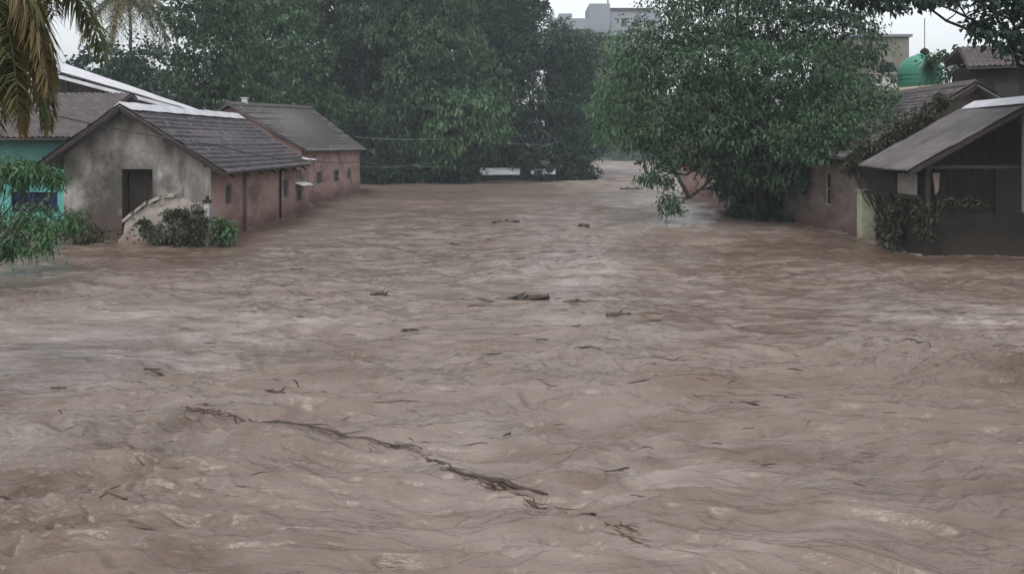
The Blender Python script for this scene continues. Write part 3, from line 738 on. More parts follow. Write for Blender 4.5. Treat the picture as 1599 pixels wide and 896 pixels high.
t = thing('plastered_house', 'dull pink plastered house with creeper on its tiled roof behind the grey roofed shed', 'house', (16, 39, 0))
y0, y1 = 34.6, 44.4; xw, xr_ = 13.4, 17.6
mb = MB(); wins = [(3.1, 3.75, 1.1, 2.5), (6.3, 7.2, 1.25, 2.6)]
wall(mb, (xw, y0, 0), (0, 1, 0), y1 - y0, -1.8, 3.35, wins, .14, (1, 0, 0))
for y in (y0, y1): mb.quad((xw, y, -1.8), (22, y, -1.8), (22, y, 3.3), (xr_, y, 5.85), (xw, y, 3.35))
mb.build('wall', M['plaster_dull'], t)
for hh in wins: window(t, (xw, y0, 0), (0, 1, 0), hh, (1, 0, 0), bars=(0, 1))
tile_roof('roof', M['tile_dark'], t, (12.8, 34.0, 3.15), (12.8, 45.0, 3.15), (xr_, 34.0, 6.0), (xr_, 45.0, 6.05), seed=14)
tile_roof('roof', M['tile_dark'], t, (22.6, 34.0, 3.15), (22.6, 45.0, 3.15), (xr_, 34.0, 6.0), (xr_, 45.0, 6.05), seed=15)
rake_board('barge_board', M['wood_dark'], t, (12.85, 34.0, 3.1), (xr_, 34.0, 5.93), .2, .05)
mb = MB()
for k in range(10):
    a = 34 + k * 1.1; z = 6.08 + (.01 if k % 2 else 0); prof = lambda y: [(xr_ - .22, y, z - .15), (xr_, y, z + .05), (xr_ + .22, y, z - .15), (xr_, y, z - .04)]
    mb.hexa(prof(a), prof(a + 1.14))
mb.build('ridge_cap', M['tile_brown'], t)

t = thing('veranda_house', 'pink house with a red railed veranda half hidden behind the big right bank tree', 'house', (15.5, 62, 0))
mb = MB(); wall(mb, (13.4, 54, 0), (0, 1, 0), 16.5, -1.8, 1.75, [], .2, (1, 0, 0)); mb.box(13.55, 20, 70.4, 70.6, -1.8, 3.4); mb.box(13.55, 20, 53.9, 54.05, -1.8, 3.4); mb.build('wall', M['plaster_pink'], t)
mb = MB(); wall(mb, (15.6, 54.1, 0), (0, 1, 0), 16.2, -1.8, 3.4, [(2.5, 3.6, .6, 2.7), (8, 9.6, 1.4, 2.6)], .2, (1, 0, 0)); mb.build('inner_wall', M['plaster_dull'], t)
mb = MB(); mb.box(15.75, 15.8, 56, 64.5, .4, 2.8); mb.build('inner_door', M['dark'], t)
for z in (2.02, 2.26):
    mb = MB(); mb.box(13.42, 13.50, 54.1, 70.3, z, z + .09); mb.build('rail', M['red_rail'], t)
for k in range(8):
    mb = MB(); y = 54.3 + k * 2.28; mb.box(13.40, 13.53, y, y + .13, 1.75, 3.25); mb.build('post', M['pale_board'], t)
tile_roof('roof', M['tile_brown'], t, (12.7, 53.4, 3.2), (12.7, 71.2, 3.2), (18, 53.4, 5.9), (18, 71.2, 5.9), seed=16)
tile_roof('roof', M['tile_brown'], t, (23.2, 53.4, 3.2), (23.2, 71.2, 3.2), (18, 53.4, 5.9), (18, 71.2, 5.9), seed=17)

# concrete house carrying the tank
t = thing('flat_roof_house', 'flat concrete house with an ochre slab edge above the right tiled roof', 'house', (23.5, 48, 0))
sx0 = P(1405, 0, 46)[0]; sx1 = P(1540, 0, 46)[0]
mb = MB(); mb.box(sx0 + .3, sx1 - .2, 46.4, 51.5, 0, 6.55); mb.build('wall', M['olive_block'], t)
mb = MB(); mb.hexa([(sx0, 46, 6.62), (sx1, 46, 7.02), (sx1, 46, 6.76), (sx0, 46, 6.42)], [(sx0, 52, 6.62), (sx1, 52, 7.02), (sx1, 52, 6.76), (sx0, 52, 6.42)])
mb.build('roof_slab', M['slab'], t)
mb = MB(); mb.box(sx0 + 1.0, sx0 + 2.2, 46.38, 46.6, 3.6, 5.2); mb.build('window', M['dark'], t)

t = thing('water_tank', 'round green domed water tank with a finial on the ochre edged slab', 'water tank', (P(1437, 0, 47.5)[0], 47.5, 6.7))
cx, cy = P(1437, 0, 47.5)[:2]; R_ = 1.12
prof = [(R_ * .99, 6.66), (R_, 6.95), (R_ * 1.0, 7.35), (R_ * .985, 7.6), (R_ * .92, 7.85), (R_ * .78, 8.1), (R_ * .58, 8.28), (R_ * .34, 8.40), (R_ * .16, 8.45), (R_ * .15, 8.5)]
mb = MB(); mb.tube([(cx, cy, z) for _, z in prof], [r for r, _ in prof], 36); mb.build('shell', M['tank'], t, True)
mb = MB(); mb.tube([(cx + .25, cy, z) for z in (8.38, 8.5, 8.62, 8.74, 8.82)], [.08, .2, .24, .17, .05], 12); mb.build('finial', M['wood_brown'], t, True)
mb = MB(); mb.tube([(cx + .25, cy, 8.8), (cx + .25, cy, 10.4)], .02, 6); mb.build('rod', M['wood_dark'], t)
mb = MB()
for k in range(3): mb.tube([(cx + (R_ + .012) * math.cos(a), cy + (R_ + .012) * math.sin(a), 6.95 + .22 * k) for a in np.linspace(0, 2 * math.pi, 37)], .022, 5, False)
mb.build('rib_band', M['tank'], t)

t = thing('white_walled_house', 'low off-white wall block showing between the right tree and the green tank', 'house', P(1372, 140, 56))
xa, xb = P(1338, 0, 56)[0], P(1404, 0, 56)[0]
mb = MB(); mb.box(xa, xb, 56, 61, 0, 8.1); mb.build('wall', M['render_white'], t)
mb = MB(); mb.box(xa - .12, xb + .12, 55.9, 61.1, 8.1, 8.24); mb.build('coping', M['concrete'], t)
mb = MB(); mb.box(xa + .9, xa + 1.7, 55.97, 56.1, 6.1, 7.2); mb.build('window', M['glass'], t)
t = thing('olive_house', 'tall olive grey rendered house behind the green tank', 'house', P(1375, 60, 70))
xa, xb = P(1322, 0, 70)[0], P(1420, 0, 70)[0]
mb = MB(); mb.box(xa, xb, 70, 78, 0, 12.2); mb.build('wall', M['olive_block'], t)
mb = MB(); mb.box(xa - .15, xb + .2, 69.8, 78.2, 12.2, 12.4); mb.build('roof_slab', M['grey_block'], t)
mb = MB(); mb.box(xa + 2.6, xa + 3.7, 69.96, 70.1, 8.8, 10.2); mb.build('window', M['glass'], t)

t = thing('upper_house', 'dark house with a pinkish brown tiled roof at the upper right edge', 'house', (25.5, 42, 0))
x0 = P(1512, 0, 40)[0]
mb = MB(); mb.box(x0 + .5, 34, 40.6, 42.3, 0, 7.2); mb.build('wall', M['wood_brown'], t)
mb = MB(); mb.box(x0 + 1.5, x0 + 2.6, 40.56, 40.7, 4.9, 6.5); mb.build('window', M['dark'], t)
tile_roof('roof', M['tile_brown'], t, (x0, 40, 7.12), (34, 40, 7.62), (x0 + .5, 41.9, 8.25), (34, 41.9, 8.75), seed=18, amp=.035, step=.06)
tile_roof('roof', M['tile_brown'], t, (x0 + .3, 42.9, 7.62), (34, 42.9, 8.1), (x0 + .5, 41.9, 8.25), (34, 41.9, 8.75), seed=19, amp=.035, step=.06)

# far buildings
t = thing('grey_tower_block', 'large plain grey concrete block above the trees far up the river', 'building', (38, 300, 0))
p = lambda a, b, Y: P(a, b, Y)
mb = MB(); x0, _, z0 = p(921, 6, 300); x1, _, _ = p(953, 6, 300); mb.box(x0, x1, 300, 318, 0, z0); mb.build('stair_tower', M['grey_block'], t)
x2, _, z2 = p(1034, 17, 300); mb = MB(); mb.box(x1, x2, 301, 320, 0, z2); mb.build('main_block', M['grey_block'], t)
mb = MB(); mb.box(x1 + .2, x1 + 14, 300.6, 320.4, z2 + .002, z2 + 1.0); mb.build('roof_slab', M['wood_brown'], t)
mb = MB(); mb.box(x0 + 6.2, x0 + 6.6, 302, 302.4, z0, z0 + 2.2); mb.build('antenna', M['wood_dark'], t)
for k in range(3):
    mb = MB(); a = x1 + 4 + k * 4.2; mb.box(a, a + 1.6, 300.9, 301.2, z2 - 5.2, z2 - 3.2); mb.build('window', M['glass'], t)
t = thing('far_low_block', 'small dark flat roofed building left of the far grey block', 'building', P(890, 40, 290))
x0, _, z0 = p(858, 29, 290); x1 = p(921, 29, 290)[0]
mb = MB(); mb.box(x0, x1, 290, 299, 0, z0); mb.build('wall', M['grey_block'], t)
mb = MB(); mb.box(x0 + 3.2, x0 + 7.5, 291, 297, z0, z0 + 1.7); mb.build('roof_hut', M['grey_block'], t)

# white roofed sheds at the flooded far bank
for (a, b, yt, yb, Y, nm, lab) in ((750, 812, 262, 273, 95.5, 'flooded_shed', 'long white tin roofed shed drowned at the foot of the far trees'),
                                   (830, 868, 264, 272, 93.5, 'flooded_shed', 'smaller white tin roofed shed glimpsed through the branches of the far trees')):
    t = thing(nm, lab, 'shed', ((a + b - 1600) / 2 / F * Y, Y + 1, 0))
    xa, xb = P(a, 0, Y)[0], P(b, 0, Y)[0]; zt, zb = P(0, yt, Y + 2)[2], P(0, yb, Y)[2]
    sheet_roof('roof', M['white' if a < 800 else 'sheet'], t, (xa, Y, zb), (xb, Y, zb), (xa - .1, Y + 2, zt), (xb + .1, Y + 2, zt), pitch=.35, seed=20)
    mb = MB(); mb.box(xa + .2, xb - .2, Y + .3, Y + 2.2, -1.5, zb - .02); mb.build('wall', M['wood_brown'], t)
    mb = MB(); mb.box(xa + 1.2, xa + 1.9, Y + .26, Y + .4, -.2, zb - .06); mb.build('door', M['wood_dark'], t)

# ================================================================== trees of the far left bank
G1 = 'trees along the far left bank'
tree('bank_tree', 'tree with sky gaps in its crown directly behind the tin roof, left of the wood', (312, 66),
     [(292, 24, 66, 1.5), (330, 10, 66, 2.4), (300, 70, 67, 1.5), (352, 68, 65, 1.9), (276, 108, 67, 1.1), (318, 128, 66, 1.5), (362, 128, 66, 1.7), (325, -50, 66, 2.2)],
     'leaf_mid', .34, .16, 9, 101, .28, group=G1)
tree('bank_tree', 'round fresh green tree above the ridge of the second left house', (430, 84),
     [(385, 120, 83, 2.6), (420, 60, 84, 3.2), (350, 20, 85, 3.0), (470, 110, 83, 2.5), (440, 5, 85, 3.2), (395, 160, 82, 2.0), (505, 165, 84, 2.3), (380, -50, 85, 3.5), (455, 165, 82, 2.0)],
     'leaf_bright', .38, .18, 8, 102, .35, group=G1)
tree('bank_tree', 'dark tall tree between the two brightest trees of the left bank', (520, 100),
     [(500, 60, 100, 3.8), (545, 100, 99, 3.4), (520, 0, 101, 4.2), (575, 30, 100, 3.6), (560, 160, 98, 3.2), (500, 130, 99, 3.2), (545, 210, 97, 3.0), (530, -60, 101, 4.5), (600, 90, 100, 3)],
     'leaf_dark', .42, .19, 8, 103, .4, group=G1)
tree('bank_tree', 'broad drooping tree with fresh green boughs in the middle of the left bank', (612, 90),
     [(640, 40, 90, 3.6), (700, 80, 89, 3.4), (745, 130, 88, 2.8), (760, 180, 88, 2.2), (690, 160, 87, 2.8), (735, 225, 88, 2.0), (650, 120, 88, 3.0), (615, 180, 88, 2.2), (700, 225, 87, 2.2), (680, 0, 91, 3.8), (595, 20, 91, 3.2), (650, 215, 88, 2.0), (640, -60, 91, 4.2)],
     'leaf_mid', .38, .17, 8, 104, .45, droop=.6, group=G1)
tree('bank_tree', 'fresh green lower tree in front of the drooping tree, its tip over the white shed', (722, 86),
     [(725, 170, 85, 2.0), (765, 165, 85, 1.5), (700, 205, 85, 1.7), (750, 205, 85, 1.5), (778, 195, 85, 1.1), (690, 250, 86, 1.3)],
     'leaf_bright', .34, .16, 9, 105, .25, droop=.7, group=G1)
tree('bank_tree', 'dark rounded tree at the water edge over the white sheds', (835, 100),
     [(800, 90, 100, 3.2), (850, 70, 101, 3.2), (895, 100, 101, 2.8), (830, 150, 99, 3.2), (885, 165, 100, 2.8), (810, 215, 98, 2.4), (868, 225, 98, 2.2), (905, 225, 98, 1.8), (780, 40, 102, 3.2), (903, 262, 97, 1.5), (880, 262, 97, 1.2), (790, 240, 99, 1.8), (770, 140, 101, 3)],
     'leaf_dark', .40, .18, 9, 106, .42, group=G1)
tree('bank_tree', 'tall dark tree reaching the top of the picture left of the sky gap', (760, 108),
     [(760, 20, 108, 4.0), (800, 45, 108, 3.2), (740, 80, 108, 3.6), (770, -50, 109, 4.5), (815, 10, 109, 2.4), (720, 20, 109, 3.8), (835, -2, 109, 1.5)],
     'leaf_dark', .42, .19, 8, 107, .42, group=G1)
tree('bank_tree', 'hazy grey green tree standing under the far grey block', (905, 135),
     [(870, 70, 136, 3.2), (905, 75, 136, 3.4), (940, 80, 137, 3.4), (925, 120, 135, 3.4), (890, 130, 135, 3.4), (950, 130, 136, 3.0), (920, 170, 134, 3.2), (900, 210, 134, 3.0), (925, 225, 133, 2.2)],
     'leaf_mid', .5, .24, 6, 108, .4, group=G1)
tree('bank_tree', 'pale feathery bamboo like tree at the right of the gap up the river', (1012, 120),
     [(965, 80, 121, 2.4), (985, 110, 121, 2.4), (955, 125, 120, 1.8), (975, 150, 120, 2.3), (960, 180, 119, 2.0), (985, 190, 119, 2.0), (962, 205, 118, 1.4), (990, 212, 118, 1.4), (1000, 150, 120, 2.4)],
     'leaf_pale', .5, .16, 6, 109, .2, droop=.8, group=G1)
# a second row closing the wood behind
G2 = 'trees of the back row behind the left bank'
for k, (px, Y, top, lab) in enumerate((
        (165, 76, 85, 'low dark tree of the back row seen between the two palms'), (232, 84, 78, 'low dark tree of the back row between the back palm and the sky gap tree'), (300, 96, 140, 'dull tree of the back row seen low beneath the sky gap tree'),
        (420, 118, -60, 'back row tree filling the wood above the second left house'), (560, 122, -80, 'back row tree rising behind the dark tall tree'),
        (660, 124, -80, 'back row tree rising behind the drooping tree'), (745, 126, -50, 'back row tree rising behind the bright low tree'))):
    tall = 215 - top
    tree('wood_tree', lab, (px, Y), [(px + dx, top + 35 + f * tall, Y + dz, (3.2 if tall > 150 else 2.2) * sc) for dx, f, dz, sc in
         ((0, 0, 0, 1.2), (-38, .15, 1, 1.1), (36, .2, -1, 1.1), (-20, .4, -1, 1.2), (30, .5, 0, 1.2), (-42, .6, 1, 1.1), (2, .72, -2, 1.2), (44, .8, 0, 1), (-30, .88, 0, 1))],
         'leaf_dark', .5, .25, 6, 120 + k, .35, group=G2)
shrub('bush', 'sprig of leaves in front of the smaller white shed', [(842, 270, 92.5, .35), (860, 262, 92.5, .4), (832, 258, 92.6, .3)], 'leaf_dark', .3, .14, 12, 139, .3, stem=.04)
# undergrowth standing in the shallows
G3 = 'bushes at the foot of the left bank wood'
for k, (px, py, Y, r, key, lab) in enumerate((
        (590, 245, 97, 2.2, 'leaf_dark', 'dark bush at the flooded bank just right of the second left house'), (645, 248, 97, 2.4, 'leaf_dark', 'dark bush at the flooded bank below the drooping tree'),
        (705, 255, 96, 2.0, 'leaf_mid', 'mid green bush at the flooded bank left of the long white shed'), (822, 262, 99, 1.5, 'leaf_dark', 'small dark bush between the two white sheds'),
        (760, 240, 101, 2.3, 'leaf_dark', 'dark bush behind the long white shed'), (535, 215, 92, 2.2, 'leaf_mid', 'mid green bush showing over the far end of the second left house'))):
    shrub('bush', lab, [(px, py, Y, r), (px - 22, py + 8, Y, r * .75), (px + 22, py + 10, Y - .6, r * .75), (px, py + 24, Y - 1, r * .6)], key, .34, .17, 8, 140 + k, .4, group=G3, stem=.06)
G6 = 'bushes standing in the flood along the far left bank'
for k, (px, Y, r, lab) in enumerate((
        (578, 86.5, 1.9, 'waterline bush touching the far corner of the second left house'), (608, 87.5, 2.1, 'waterline bush second from the second left house'),
        (640, 88.0, 1.9, 'waterline bush third from the second left house'), (672, 89, 2.1, 'waterline bush under the drooping tree'),
        (705, 90.5, 1.9, 'waterline bush under the bright low tree'), (728, 92.5, 1.3, 'waterline bush just left of the long white shed'),
        (820, 97.5, .8, 'low waterline bush in the gap between the white sheds'), (894, 97, 1.3, 'waterline bush just right of the smaller white shed'), (912, 98, 1.3, 'waterline bush at the corner of the far channel'))):
    b_ = HY + F * (H - r * .6) / Y
    shrub('bush', lab, [(px, b_ - 4, Y, r), (px - 16, b_, Y - .3, r * .7), (px + 16, b_ + 1, Y - .4, r * .7), (px + 4, b_ - 22, Y + .6, r * .8)], 'leaf_dark', .34, .17, 13, 210 + k, .4, group=G6, stem=.05)
# trees at the far river bend
G4 = 'trees at the far bend of the river'
for k, (px, Y, top, wd, lab) in enumerate((
        (925, 262, 170, 26, 'hazy tree at the far bend, left end of the row over the water'), (958, 256, 185, 24, 'hazy tree at the far bend over the middle of the distant water'),
        (992, 252, 180, 26, 'hazy tree at the far bend near the right bank tree'), (1035, 258, 150, 30, 'hazy tree at the far bend hidden behind the right bank tree'),
        (1085, 250, 120, 34, 'hazy tall tree far behind the right bank tree'), (890, 265, 160, 30, 'hazy tree at the far bend hidden behind the dark rounded tree'))):
    hgt = 240 - top
    tree('bend_tree', lab, (px, Y), [(px + dx * wd, top + 12 + f * hgt, Y + dz, wd * .52 / F * Y * sc) for dx, f, dz, sc in
         ((0, 0, 0, .9), (-.6, .3, 2, 1), (.6, .35, -2, 1), (0, .45, -1, 1.1), (-.8, .75, 0, 1), (.8, .78, 1, 1), (0, .85, -3, 1))],
         'leaf_mid', .8, .4, 4, 160 + k, .4, twig=.9, group=G4)

# ================================================================== right bank trees
tree('riverside_tree', 'huge spreading tree leaning over the water on the right bank', (1192, 44),
     [(1030, 60, 43, 1.7), (1085, 30, 44, 1.9), (1150, 10, 45, 2.1), (1210, 40, 44, 2.0), (1270, 30, 45, 2.0), (1330, 60, 44, 1.5),
      (1000, 110, 42, 1.3), (1060, 120, 42, 1.7), (1130, 100, 42, 1.9), (1200, 120, 41, 1.7), (1270, 110, 42, 1.6), (1320, 140, 41, 1.2),
      (965, 165, 42, .8), (1003, 200, 42, .85), (1040, 185, 41, 1.4), (1110, 185, 41, 1.4), (1180, 200, 41, 1.2), (1270, 190, 41, 1.4), (1325, 195, 40.5, 1.1), (1365, 175, 41, .7),
      (1042, 246, 41, .6), (1055, 235, 41, .9), (1100, 222, 42, .9), (1240, 235, 41, 1.1), (1035, 280, 41, .35), (1015, 275, 41, .28), (1050, 312, 40.6, .26), (1045, 326, 40.6, .2),
      (1215, 265, 41, 1.0), (1170, 260, 42, 1.0), (1130, 250, 42, .9), (1250, 262, 40.5, .7), (1385, 150, 39, .5), (1300, 195, 37, .95), (1345, 200, 36.2, .75), (1370, 192, 36, .55), (1255, 212, 38, .9), (1295, 228, 36.5, .7), (1330, 222, 35.5, .5), (1350, 160, 38, .8),
      (1120, -60, 45, 2.4), (1220, -60, 45, 2.4), (1310, -30, 45, 2.0)],
     'leaf_mid', .19, .085, 20, 180, .42, twig=.34, droop=.5, feather=.32)
tree('riverside_tree', 'pale leaved light tree at the left fringe of the huge right bank tree', (1085, 60),
     [(945, 175, 62, 1.0), (960, 135, 62, 1.1), (985, 90, 62, 1.4), (942, 202, 62, .8), (972, 200, 61, .9), (1000, 160, 62, 1.3), (995, 216, 61, .6)],
     'leaf_bright', .30, .12, 9, 181, .16, twig=.4, droop=.6, feather=.5)
tree('riverside_tree', 'dark dense tree close behind the huge right bank tree, over the plastered house', (1150, 52),
     [(1185, 270, 45.5, 1.2), (1222, 285, 45, .9), (1150, 300, 46, .9), (1205, 318, 45, .7), (1165, 325, 45.5, .6), (1195, 240, 45, 1.1), (1110, 150, 52, 1.9), (1160, 110, 53, 2.2), (1170, 190, 51, 1.9), (1150, 235, 50.5, 1.5), (1200, 240, 49, 1.4), (1215, 170, 51, 1.9), (1165, 285, 50, 1.2), (1190, 300, 48, 1.0), (1140, 265, 50, 1.0), (1290, 150, 50, 1.6), (1340, 110, 52, 1.4)],
     'leaf_dark', .25, .12, 11, 182, .3, twig=.4)
tree('overhanging_tree', 'tree outside the picture hanging dark leafy boughs over the upper right roofs', (1790, 27),
     [(1400, -22, 28, .75), (1445, -14, 28, .55), (1350, -20, 29, .8), (1490, -20, 28, .6), (1535, -6, 27, .55), (1575, 12, 27, .55), (1560, 42, 27, .42), (1590, 62, 27, .45), (1530, 40, 27.5, .25),
      (1600, -30, 27, 1.0), (1660, 20, 27, 1.2), (1720, -40, 27, 1.6), (1640, -90, 27, 1.6), (1560, -60, 27.5, 1.1)],
     'leaf_dark', .20, .11, 18, 183, .3, twig=.26, droop=.35, zbase=-.5, fork=.6)
shrub('shrub', 'green shrub behind the right side of the green water tank', [(1478, 92, 45, .5), (1500, 98, 45, .55), (1525, 102, 44.5, .5), (1490, 112, 45, .55), (1455, 95, 46.2, .22)], 'leaf_mid', .3, .12, 14, 190, .28)
shrub('creeper', 'dull brownish creeper trailing down the near roof edge of the plastered house', [P_ for P_ in ((1450, 172, 33.8, .28), (1425, 184, 33.7, .38), (1400, 200, 33.6, .42), (1375, 215, 33.5, .42), (1352, 226, 33.4, .36), (1342, 246, 33.3, .25), (1330, 262, 33.6, .2), (1470, 158, 33.9, .2))],
      'leaf_vine', .17, .10, 26, 191, .2, cat='climbing plant', feather=.4)
shrub('shrub', 'dark shrub squeezed between the pale pillar and the open shed', [(1395, 320, 31.0, .38), (1385, 345, 31.0, .42), (1405, 350, 30.6, .42), (1398, 375, 30.4, .38), (1412, 330, 30.2, .3)], 'leaf_vine', .16, .09, 22, 192, .18)
shrub('creeper', 'dark creeper hanging over the low wall of the open shed', [(1440, 322, 28.95, .18), (1452, 338, 28.9, .2), (1442, 360, 28.9, .2), (1480, 316, 28.95, .12), (1520, 316, 28.95, .10)], 'leaf_vine', .14, .08, 26, 199, .16, cat='climbing plant', stem=.015)
shrub('shrub', 'drowned green shrub at the foot of the huge right bank tree', [(1175, 338, 43.2, .5), (1205, 340, 43.0, .55), (1150, 332, 44.5, .5), (1225, 345, 42.6, .4)], 'leaf_dark', .22, .11, 14, 193, .3)

# ================================================================== left bank palms and shrubs
cr = (-7.72, 12.4, 6.1)
fr = []
rr = random.Random(5)
for k in range(13):
    az = .9 + k * 4.4 / 13 + rr.uniform(-.1, .1)
    fr.append((az, rr.uniform(.1, .55), rr.uniform(2.2, 2.8), rr.uniform(.8, 1.2), 'frond_olive' if k % 2 else 'frond_green'))
for k in range(46):      # the old skirt: leaves bent down over the water side
    az = -1.75 + k * 2.6 / 46 + rr.uniform(-.12, .12)
    fr.append((az, rr.uniform(-.25, .3), rr.uniform(1.4, 2.1), rr.uniform(1.43, 1.55), ('frond_dry', 'frond_olive', 'frond_dry', 'frond_green')[k % 4]))
palm('coconut_palm', 'near palm with drooping yellow brown fronds hanging into the upper left corner', cr, (-8.6, 12.6), fr, 41, .17, .036, 120, .66)
cr = P(203, -4, 90)
fr = [(-2.9 + k * .45, rr.uniform(.15, .6) if k % 3 else -.15, rr.uniform(5.2, 6.6), rr.uniform(1.0, 1.4), ('frond_olive', 'frond_green', 'frond_olive', 'frond_dry')[k % 4]) for k in range(14)]
fr += [(-1.5, -.2, 6.6, 1.5, 'frond_dry'), (-.3, -.1, 6.2, 1.5, 'frond_olive'), (-2.6, -.1, 6.2, 1.5, 'frond_olive'), (-2.0, .1, 7, 1.45, 'frond_olive'), (-.9, .1, 7, 1.45, 'frond_green'), (-3.1, .1, 6.5, 1.45, 'frond_olive'), (.1, .1, 6.5, 1.45, 'frond_dry')]
palm('coconut_palm', 'palm standing farther back against the pale sky behind the tin roof', cr, (P(208, 0, 90)[0], 90), fr, 42, .16, .10, 70, 1.5)

shrub('shrub', 'feathery green shrub leaning over the flood at the left edge', [(10, 340, 25, .42), (45, 340, 25, .42), (85, 348, 25.3, .36), (30, 360, 24.6, .4), (75, 362, 24.8, .28), (0, 372, 24.5, .36), (112, 345, 25.5, .24), (60, 330, 25.3, .3), (20, 380, 24.4, .22), (68, 382, 24.5, .12)], 'leaf_shrub', .21, .06, 40, 194, .24, droop=.55, feather=.45, stem=.02, root=(-70, 25))
shrub('shrub', 'thin leafy branch reaching across the turquoise wall at the left edge', [(5, 278, 22, .24), (28, 268, 22, .24), (52, 264, 22, .22), (76, 270, 22, .2), (92, 282, 22, .12), (36, 284, 22, .13), (6, 258, 22, .2)], 'leaf_shrub', .19, .055, 60, 195, .15, droop=.5, feather=.5, stem=.014, root=(-60, 22))
shrub('shrub', 'dull overgrown shrub against the left part of the grey gable', [(130, 362, 32.6, .5), (155, 370, 32.6, .42), (110, 365, 32.4, .5), (120, 342, 32.9, .35)], 'leaf_vine', .16, .08, 22, 196, .22)
shrub('creeper', 'dark creeper mound covering the foot of the pale stair wall', [(240, 365, 31.6, .42), (268, 352, 31.7, .5), (300, 362, 31.6, .5), (328, 368, 31.6, .4), (255, 378, 31.4, .35), (290, 380, 31.4, .4), (318, 352, 31.8, .3), (285, 338, 31.9, .3), (262, 334, 31.9, .2), (305, 330, 31.9, .25), (225, 350, 31.9, .16)], 'leaf_vine', .14, .085, 30, 197, .2, cat='climbing plant')
shrub('plant', 'bright green young plant at the right corner of the grey gable', [(352, 352, 31.8, .20), (349, 370, 31.8, .18), (358, 362, 31.8, .16), (344, 360, 31.8, .14)], 'leaf_bright', .22, .10, 30, 198, .14, cat='plant')

# ================================================================== cables
def cable(pts, rad, mat, label):
    c = [Vector(P(*p)) for p in pts]; out = []
    for k, (a, b) in enumerate(zip(c, c[1:])):
        n = 10
        for j in range(n + (k == len(c) - 2)):
            t = j / n; q = a.lerp(b, t); q.z -= .012 * (a - b).length * 4 * t * (1 - t); out.append(q)
    mb = MB(); mb.tube(out, rad, 6)
    tag(mb.build('cable', M[mat], None, True), label, 'cable', 'cables strung along the left houses')
cable([(40, 168, 30), (186, 202, 32.4), (335, 226, 33), (487, 250, 46), (562, 252, 56), (700, 256, 92)], .022, 'cable', 'black cable crossing the grey gable and the dark tiled roof')
cable([(556, 214, 72), (700, 216, 84), (870, 226, 97)], .012, 'cable_pale', 'upper pale cable in front of the dark wood')
cable([(562, 260, 70), (640, 258, 78), (760, 258, 92)], .011, 'cable_pale', 'lower pale cable close above the water in front of the dark wood')

# ================================================================== floating debris
G5 = 'driftwood floating on the flood'
def drift(px, py, ln_px, ang, label, thick=.028, seed=0, bend=.12, twigs=2):
    rng = np.random.default_rng(seed)
    Y = F * H / (py - HY); x, y = (px - CX) / F * Y, Y
    L = ln_px / F * Y
    t = thing('driftwood', label, 'driftwood', (x, y, 0), G5)
    d = np.array([math.cos(ang), math.sin(ang)]); nrm = np.array([-d[1], d[0]])
    n = max(7, int(L / .09)); s = np.linspace(-.5, .5, n)
    wob = np.cumsum(rng.normal(size=n)) * bend * L / n; wob -= np.linspace(wob[0], wob[-1], n)
    pts = [(x + d[0] * a * L + nrm[0] * b, y + d[1] * a * L + nrm[1] * b) for a, b in zip(s, wob)]
    mb = MB()
    mb.tube([(p[0], p[1], wz(*p) + thick * rng.uniform(-.25, .75)) for p in pts], [thick * (1 - .55 * abs(a * 2) ** 2) * rng.uniform(.8, 1.2) for a in s], 7)
    mb.build('stick', M['drift'], t, True)
    for k in range(twigs):
        i = rng.integers(1, n - 1); p = pts[i]; a2 = ang + rng.choice([-1, 1]) * rng.uniform(.3, .9); l2 = min(.45, L * .35) * rng.uniform(.5, 1)
        q = [(p[0] + math.cos(a2) * l2 * f, p[1] + math.sin(a2) * l2 * f) for f in (0, .35, .7, 1)]
        mb = MB(); mb.tube([(e[0], e[1], wz(*e) + thick * (.4 + .4 * f)) for f, e in enumerate(q)], [thick * .5, thick * .45, thick * .35, thick * .2], 5)
        mb.build('twig', M['drift'], t, True)
    return t
drift(428, 668, 180, -.42, 'longest straight dark branch floating in the lower left middle', .022, 1, .06, 2)
drift(590, 692, 170, -.35, 'thin dark twig trailing right of the longest branch', .011, 2, .12, 2)
drift(686, 726, 80, -.95, 'short curved stick joining the thin trailing twig to the thick log', .012, 3, .16, 1)
drift(775, 758, 180, -.5, 'thick dark log floating low in the centre foreground', .026, 4, .14, 2)
drift(908, 808, 50, -.45, 'stubby dark log piece right below the thick foreground log', .02, 5, .1, 1)
drift(960, 826, 70, -.5, 'thin stick trailing off at the right end of the foreground debris line', .009, 6, .12, 1)
drift(826, 473, 66, -.02, 'dark floating branch in the middle of the flood', .075, 7, .16, 5)
drift(897, 479, 34, -.1, 'short dark stick right of the middle branch', .05, 8, .1, 1)
drift(966, 497, 38, .05, 'dark stick floating alone below the right end of the middle branches', .05, 9, .1, 1)
drift(592, 465, 26, .0, 'dark knot of wood left of the middle branch', .05, 10, .15, 3)
drift(640, 514, 28, .1, 'small dark stick between the dark knot and the longest branch', .025, 11, .1, 1)
drift(430, 610, 34, -.2, 'rough dark stick above the left end of the longest branch', .025, 12, .2, 3)
drift(245, 582, 60, -.5, 'slanting dark branch in the pale water at the left', .018, 13, .1, 2)
drift(92, 608, 24, .0, 'little dark stick on the swirl near the left edge', .018, 14, .1, 1)
drift(1172, 640, 62, -.3, 'dark stick in the right half below the brown swirl', .016, 15, .15, 1)
drift(964, 735, 46, .5, 'short tilted stick above the right end of the foreground debris line', .011, 16, .1, 1)
drift(1050, 571, 62, -.02, 'long thin straight stick in the right half of the flood', .014, 17, .05, 1)
drift(792, 686, 14, .3, 'tiny dark twig lump above the thick foreground log', .014, 18, .2, 2)
drift(986, 297, 36, .0, 'dark floating trunk at the mouth of the far channel', .12, 19, .08, 1)
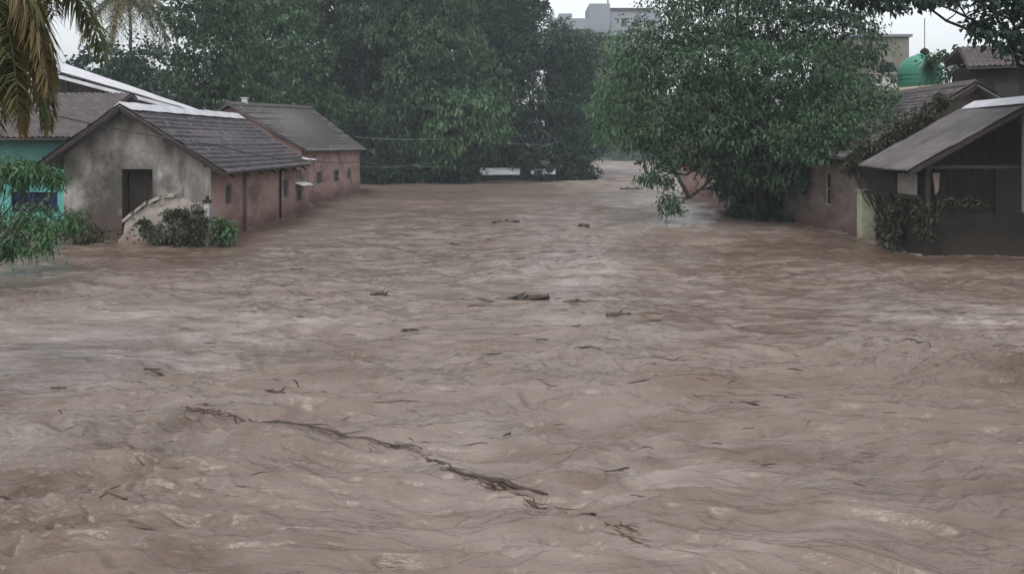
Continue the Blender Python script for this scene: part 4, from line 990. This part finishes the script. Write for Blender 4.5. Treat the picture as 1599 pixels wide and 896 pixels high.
drift(790, 351, 44, .1, 'reddish brown tangle of wood far up the middle of the flood', .09, 20, .25, 3)
drift(912, 357, 16, .0, 'small brown stump bobbing right of the reddish tangle', .10, 21, .1, 2)
drift(620, 630, 70, .1, 'faint thin reed floating above the thin trailing twig', .009, 22, .08, 1)
drift(1440, 545, 50, -.6, 'dark stick at the upper rim of the brown swirl', .012, 23, .12, 1)
drift(10, 786, 20, .0, 'small dark stick cut by the left edge', .014, 24, .1, 0)

def flotsam():
    rng = np.random.default_rng(77); mb = MB()
    line = [(300, 640), (345, 655), (515, 682), (660, 705), (700, 740), (860, 790), (1000, 836)]
    pts = []
    for _ in range(170):
        k = rng.choice([0, 1, 2, 3, 4, 4, 5]); f = rng.random(); a, b = line[k], line[k + 1]
        q = rng.normal()
        pts.append((a[0] + (b[0] - a[0]) * f + rng.normal() * 9, a[1] + (b[1] - a[1]) * f + q * abs(q) * 2.6, 0.0))
    for cx, cy, sx, sy, n in ((430, 600, 60, 40, 45), (260, 590, 70, 30, 30), (830, 475, 90, 18, 45), (930, 490, 80, 12, 30), (790, 350, 60, 10, 25), (900, 520, 400, 70, 130), (500, 480, 300, 60, 90),
                              (300, 790, 90, 30, 60), (100, 640, 80, 40, 40), (1200, 610, 160, 50, 80), (1450, 560, 80, 30, 50), (1050, 680, 300, 80, 60), (700, 400, 350, 40, 120), (1250, 430, 200, 40, 50), (600, 610, 300, 90, 60)):
        for _ in range(int(n * .55)): pts.append((cx + rng.normal() * sx, cy + rng.normal() * sy, 1.0))
    for px, py, sc in pts:
        if py < 310 or py > 885: continue
        Y = F * H / (py - HY); x = (px - CX) / F * Y
        L = min(rng.lognormal(-2.55, .6), .26) * (.65 + Y / 20) * sc; th = L * rng.uniform(.02, .06); a = rng.normal() * .4
        if sc == 0: L = min(rng.lognormal(-1.75, .6), .7); th = rng.uniform(.003, .009); a = -.58 + rng.normal() * .38
        n = 5; c = rng.normal() * .18
        p = []
        for j in range(n):
            f = j / (n - 1) - .5; u, v = f * L, c * L * (.25 - f * f)
            X_, Y_ = x + math.cos(a) * u - math.sin(a) * v, Y + math.sin(a) * u + math.cos(a) * v
            p.append((X_, Y_, wz(X_, Y_) + th * .35))
        mb.tube(p, [th * .3, th * .8, th, th * .7, th * .25], 5)
    o = mb.build('flotsam', M['litter'], None, True); o['kind'] = 'stuff'
    o['label'] = 'dark twig and leaf litter scattered over the flood'
flotsam()

# ================================================================== damp air
mb = MB(); mb.box(-420, 420, -60, 420, -4.5, 62)
hz = mb.build('haze', M['soil']); hz.data.materials.clear()
hm = bpy.data.materials.new('damp air'); hm.use_nodes = True
hn = hm.node_tree; hn.nodes.remove(hn.nodes['Principled BSDF'])
pv = hn.nodes.new('ShaderNodeVolumePrincipled'); pv.inputs['Color'].default_value = (.80, .90, .97, 1); pv.inputs['Density'].default_value = .0006
hn.links.new(pv.outputs[0], hn.nodes['Material Output'].inputs['Volume'])
hz.data.materials.append(hm); hz['kind'] = 'stuff'
if HAZE_OFF if 'HAZE_OFF' in globals() else False: bpy.data.objects.remove(hz)
